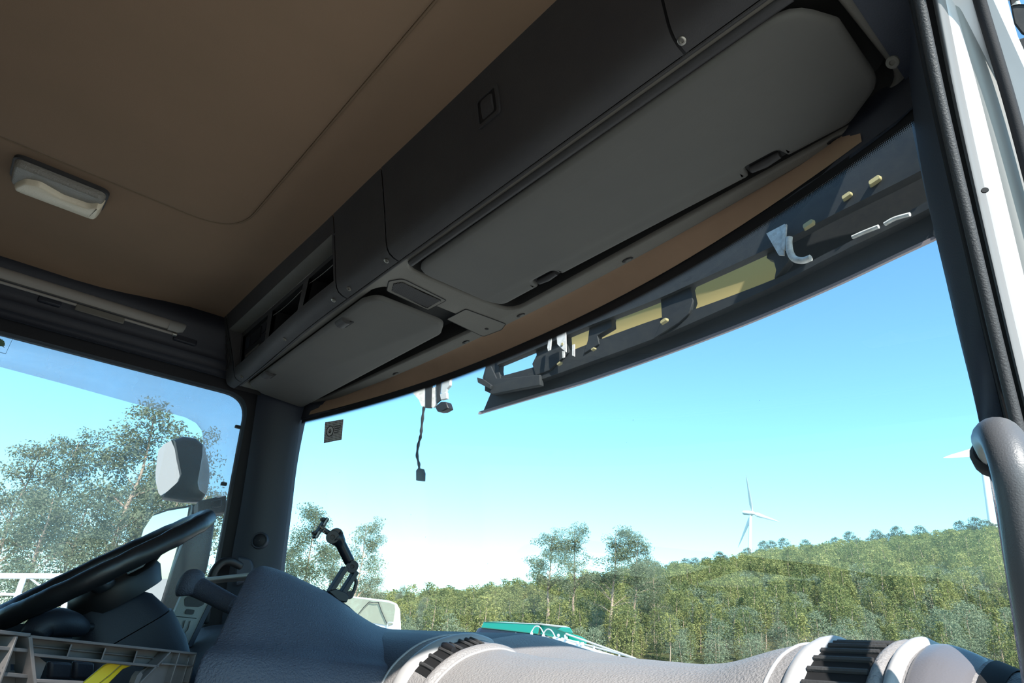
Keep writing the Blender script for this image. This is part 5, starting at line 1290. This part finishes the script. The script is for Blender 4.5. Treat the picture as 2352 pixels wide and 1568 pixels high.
# ------------------------------------------------------------------ vehicles and yard fittings outside
wt = thing('white_truck', 'white truck cab facing us beyond the instrument hood', 'truck', (P(860,1440,y=11).x,11,0))
yT = 11.0; tT = PT(860,1410,y=yT)[1]
def wq(px,py,dy=0.0): return P(px,py,y=yT)+V((0,dy,0))
front = [(640,1352),(800,1368),(895,1379),(912,1386),(919,1400),(921,1440),(922,1500),(640,1500)]
a = [wq(*q) for q in front]; a0 = [p for p in a]
mb = MB(); mb.loft([a,[p+V((-0.30,0.15,0.02)) for p in a],[p+V((-2.2,1.05,-0.05)) for p in a]],True,True); mb.build('cab', M['white_paint'], wt, bevel=0.03)
def wplate(pts,name,m,off,th=0.01):
    q=[wq(*z,-off) for z in pts]; mb=MB(); mb.loft([q,[p+V((0,th,0)) for p in q]],True,True); return mb.build(name,m,wt,bevel=0.003)
wplate([(660,1356),(800,1371),(893,1383),(908,1388),(909,1400),(904,1432),(893,1436),(860,1430),(660,1420)],'windscreen',M['windscreen'],0.02)
for q in (((826,1410),(838,1395),(851,1382)),((872,1383),(880,1405),(893,1434)),((851,1382),(862,1384),(873,1383))):
    mb = MB(); mb.tube([wq(*z,-0.05) for z in q],0.012,6); mb.build('wiper',M['black'],wt)
mb = MB(); mb.tube(catmull([wq(896,1438,-0.1),wq(900,1430,-0.12),wq(910,1430,-0.12)],4),0.02,8); mb.build('mirror_bracket',M['galv'],wt)

gt = thing('green_truck', 'green truck roof with a dark tinted visor beyond the dash', 'truck', (P(1200,1450,y=15).x,15,0))
yG = 15.0
def gq(px,py,dy=0.0): return P(px,py,y=yG)+V((0,dy,0))
def gblock(pts,name,m,off,deep,bev=0.02):
    q=[gq(*z,off) for z in pts]; mb=MB(); mb.loft([q,[p+V((-0.8*deep,0.62*deep,-0.02*deep)) for p in q]],True,True); return mb.build(name,m,gt,bevel=bev)
gblock([(1112,1427),(1160,1427),(1240,1433),(1236,1456),(1170,1448),(1105,1441)],'roof_visor',M['green_paint'],0.0,0.5)
gblock([(1236,1433),(1300,1440),(1300,1470),(1236,1456)],'roof_visor',M['green_paint'],0.1,0.5)
gblock([(1092,1441),(1170,1449),(1250,1459),(1250,1500),(1085,1500),(1086,1450)],'tinted_screen',M['navy'],0.15,1.5)
gblock([(1282,1445),(1292,1441),(1312,1441),(1320,1454),(1300,1452)],'roof_corner',M['green_paint'],-0.05,0.3)
gblock([(1290,1452),(1318,1460),(1332,1468),(1331,1484),(1290,1490)],'side_panel',M['green_paint'],0.3,1.5)
gblock([(1112,1427),(1240,1431),(1300,1437),(1312,1441),(1300,1442),(1240,1434)],'roof_sheet',M['galv'],-0.02,2.0)

gw = thing('steel_walkway', 'galvanised steel walkway with handrail and mesh panels beyond the dash', 'walkway', (P(1350,1500,y=9).x,9,0))
yW = 9.0
def kq(px,py,dy=0.0): return P(px,py,y=yW)+V((0,dy,0))
def gbar(p0,p1,w,name,dy=0.0,m=None):
    t = PT(*p0,y=yW)[1]; mb = MB(); mb.tube([kq(*p0,dy),kq(*p1,dy)],w*t/2,8); return mb.build(name,m or M['galv'],gw)
gbar((1300,1455),(1460,1512),4,'handrail'); gbar((1290,1466),(1330,1476),5,'cross_rail'); gbar((1330,1478),(1440,1508),4,'cross_rail',0.1)
for p0,p1 in (((1298,1457),(1299,1475)),((1365,1482),(1363,1498)),((1423,1502),(1421,1512)),((1339,1474),(1339,1482))): gbar(p0,p1,5,'post')
gbar((1272,1465),(1440,1518),8,'deck_edge',0.0,M['white_paint']); gbar((1184,1454),(1222,1464),3,'brace')
for xh,yh_ in ((1222,1463),(1248,1470)):
    pts = catmull([kq(xh-3,yh_+2),kq(xh,yh_-14),kq(xh+8,yh_-25),kq(xh+18,yh_-23),kq(xh+26,yh_-10),kq(xh+30,yh_+4)],4); t = PT(xh,yh_,y=yW)[1]
    mb = MB(); mb.tube(pts,1.4*t,8); mb.build('hoop',M['galv'],gw)
    mb = MB(); mb.lathe([(0.5*t,-7*t),(3.6*t,0),(0.5*t,7*t)],kq(xh-1,yh_-8),(0,0,1),8); mb.build('hoop_joint',M['white_paint'],gw)
for (p0,p1,h_) in (((1246,1466),(1283,1478),13),((1285,1474),(1330,1490),14),((1331,1489),(1425,1516),10)):
    for k in range(12):
        u = k/11; px = lerp(p0[0],p1[0],u); py = lerp(p0[1],p1[1],u); gbar((px,py-h_*0.45),(px+2,py+h_*0.45),1.1,'mesh_bar',0.02)
    for v in (-0.45,-0.15,0.15,0.45): gbar((p0[0],p0[1]+v*h_),(p1[0],p1[1]+v*h_),1.4,'mesh_bar',0.02)
for px,py in ((1287,1459),(1305,1465),(1332,1476),(1340,1478)):
    t = PT(px,py,y=yW)[1]; mb = MB(); mb.lathe([(0.5*t,-3*t),(3.4*t,-1*t),(3.4*t,1*t),(0.5*t,3*t)],kq(px,py,-0.05),(0.2,-1,0.1),10); mb.build('lamp_head',M['white_paint'],gw)

# white railing outside the driver window
rl = thing('white_railing', 'white two bar railing outside the driver window', 'railing', P(60,1400,x=-14))
def rq(px,py): return P(px,py,x=-14)
for p0,p1,r_ in (((-80,1322),(330,1324),0.05),((-80,1362),(330,1372),0.025)):
    mb = MB(); mb.tube([rq(*p0),rq(*p1)],r_,8); mb.build('rail',M['white_paint'],rl)
for px in (46,160,270):
    mb = MB(); a_ = rq(px+10,1322); b_ = a_.copy(); b_.z = 0; mb.tube([a_,b_],0.05,8); mb.build('post',M['white_paint'],rl)
for px in (70,200):
    mb = MB(); mb.tube([rq(px,1328),rq(px+60,1375)],0.02,6); mb.build('brace',M['galv'],rl)
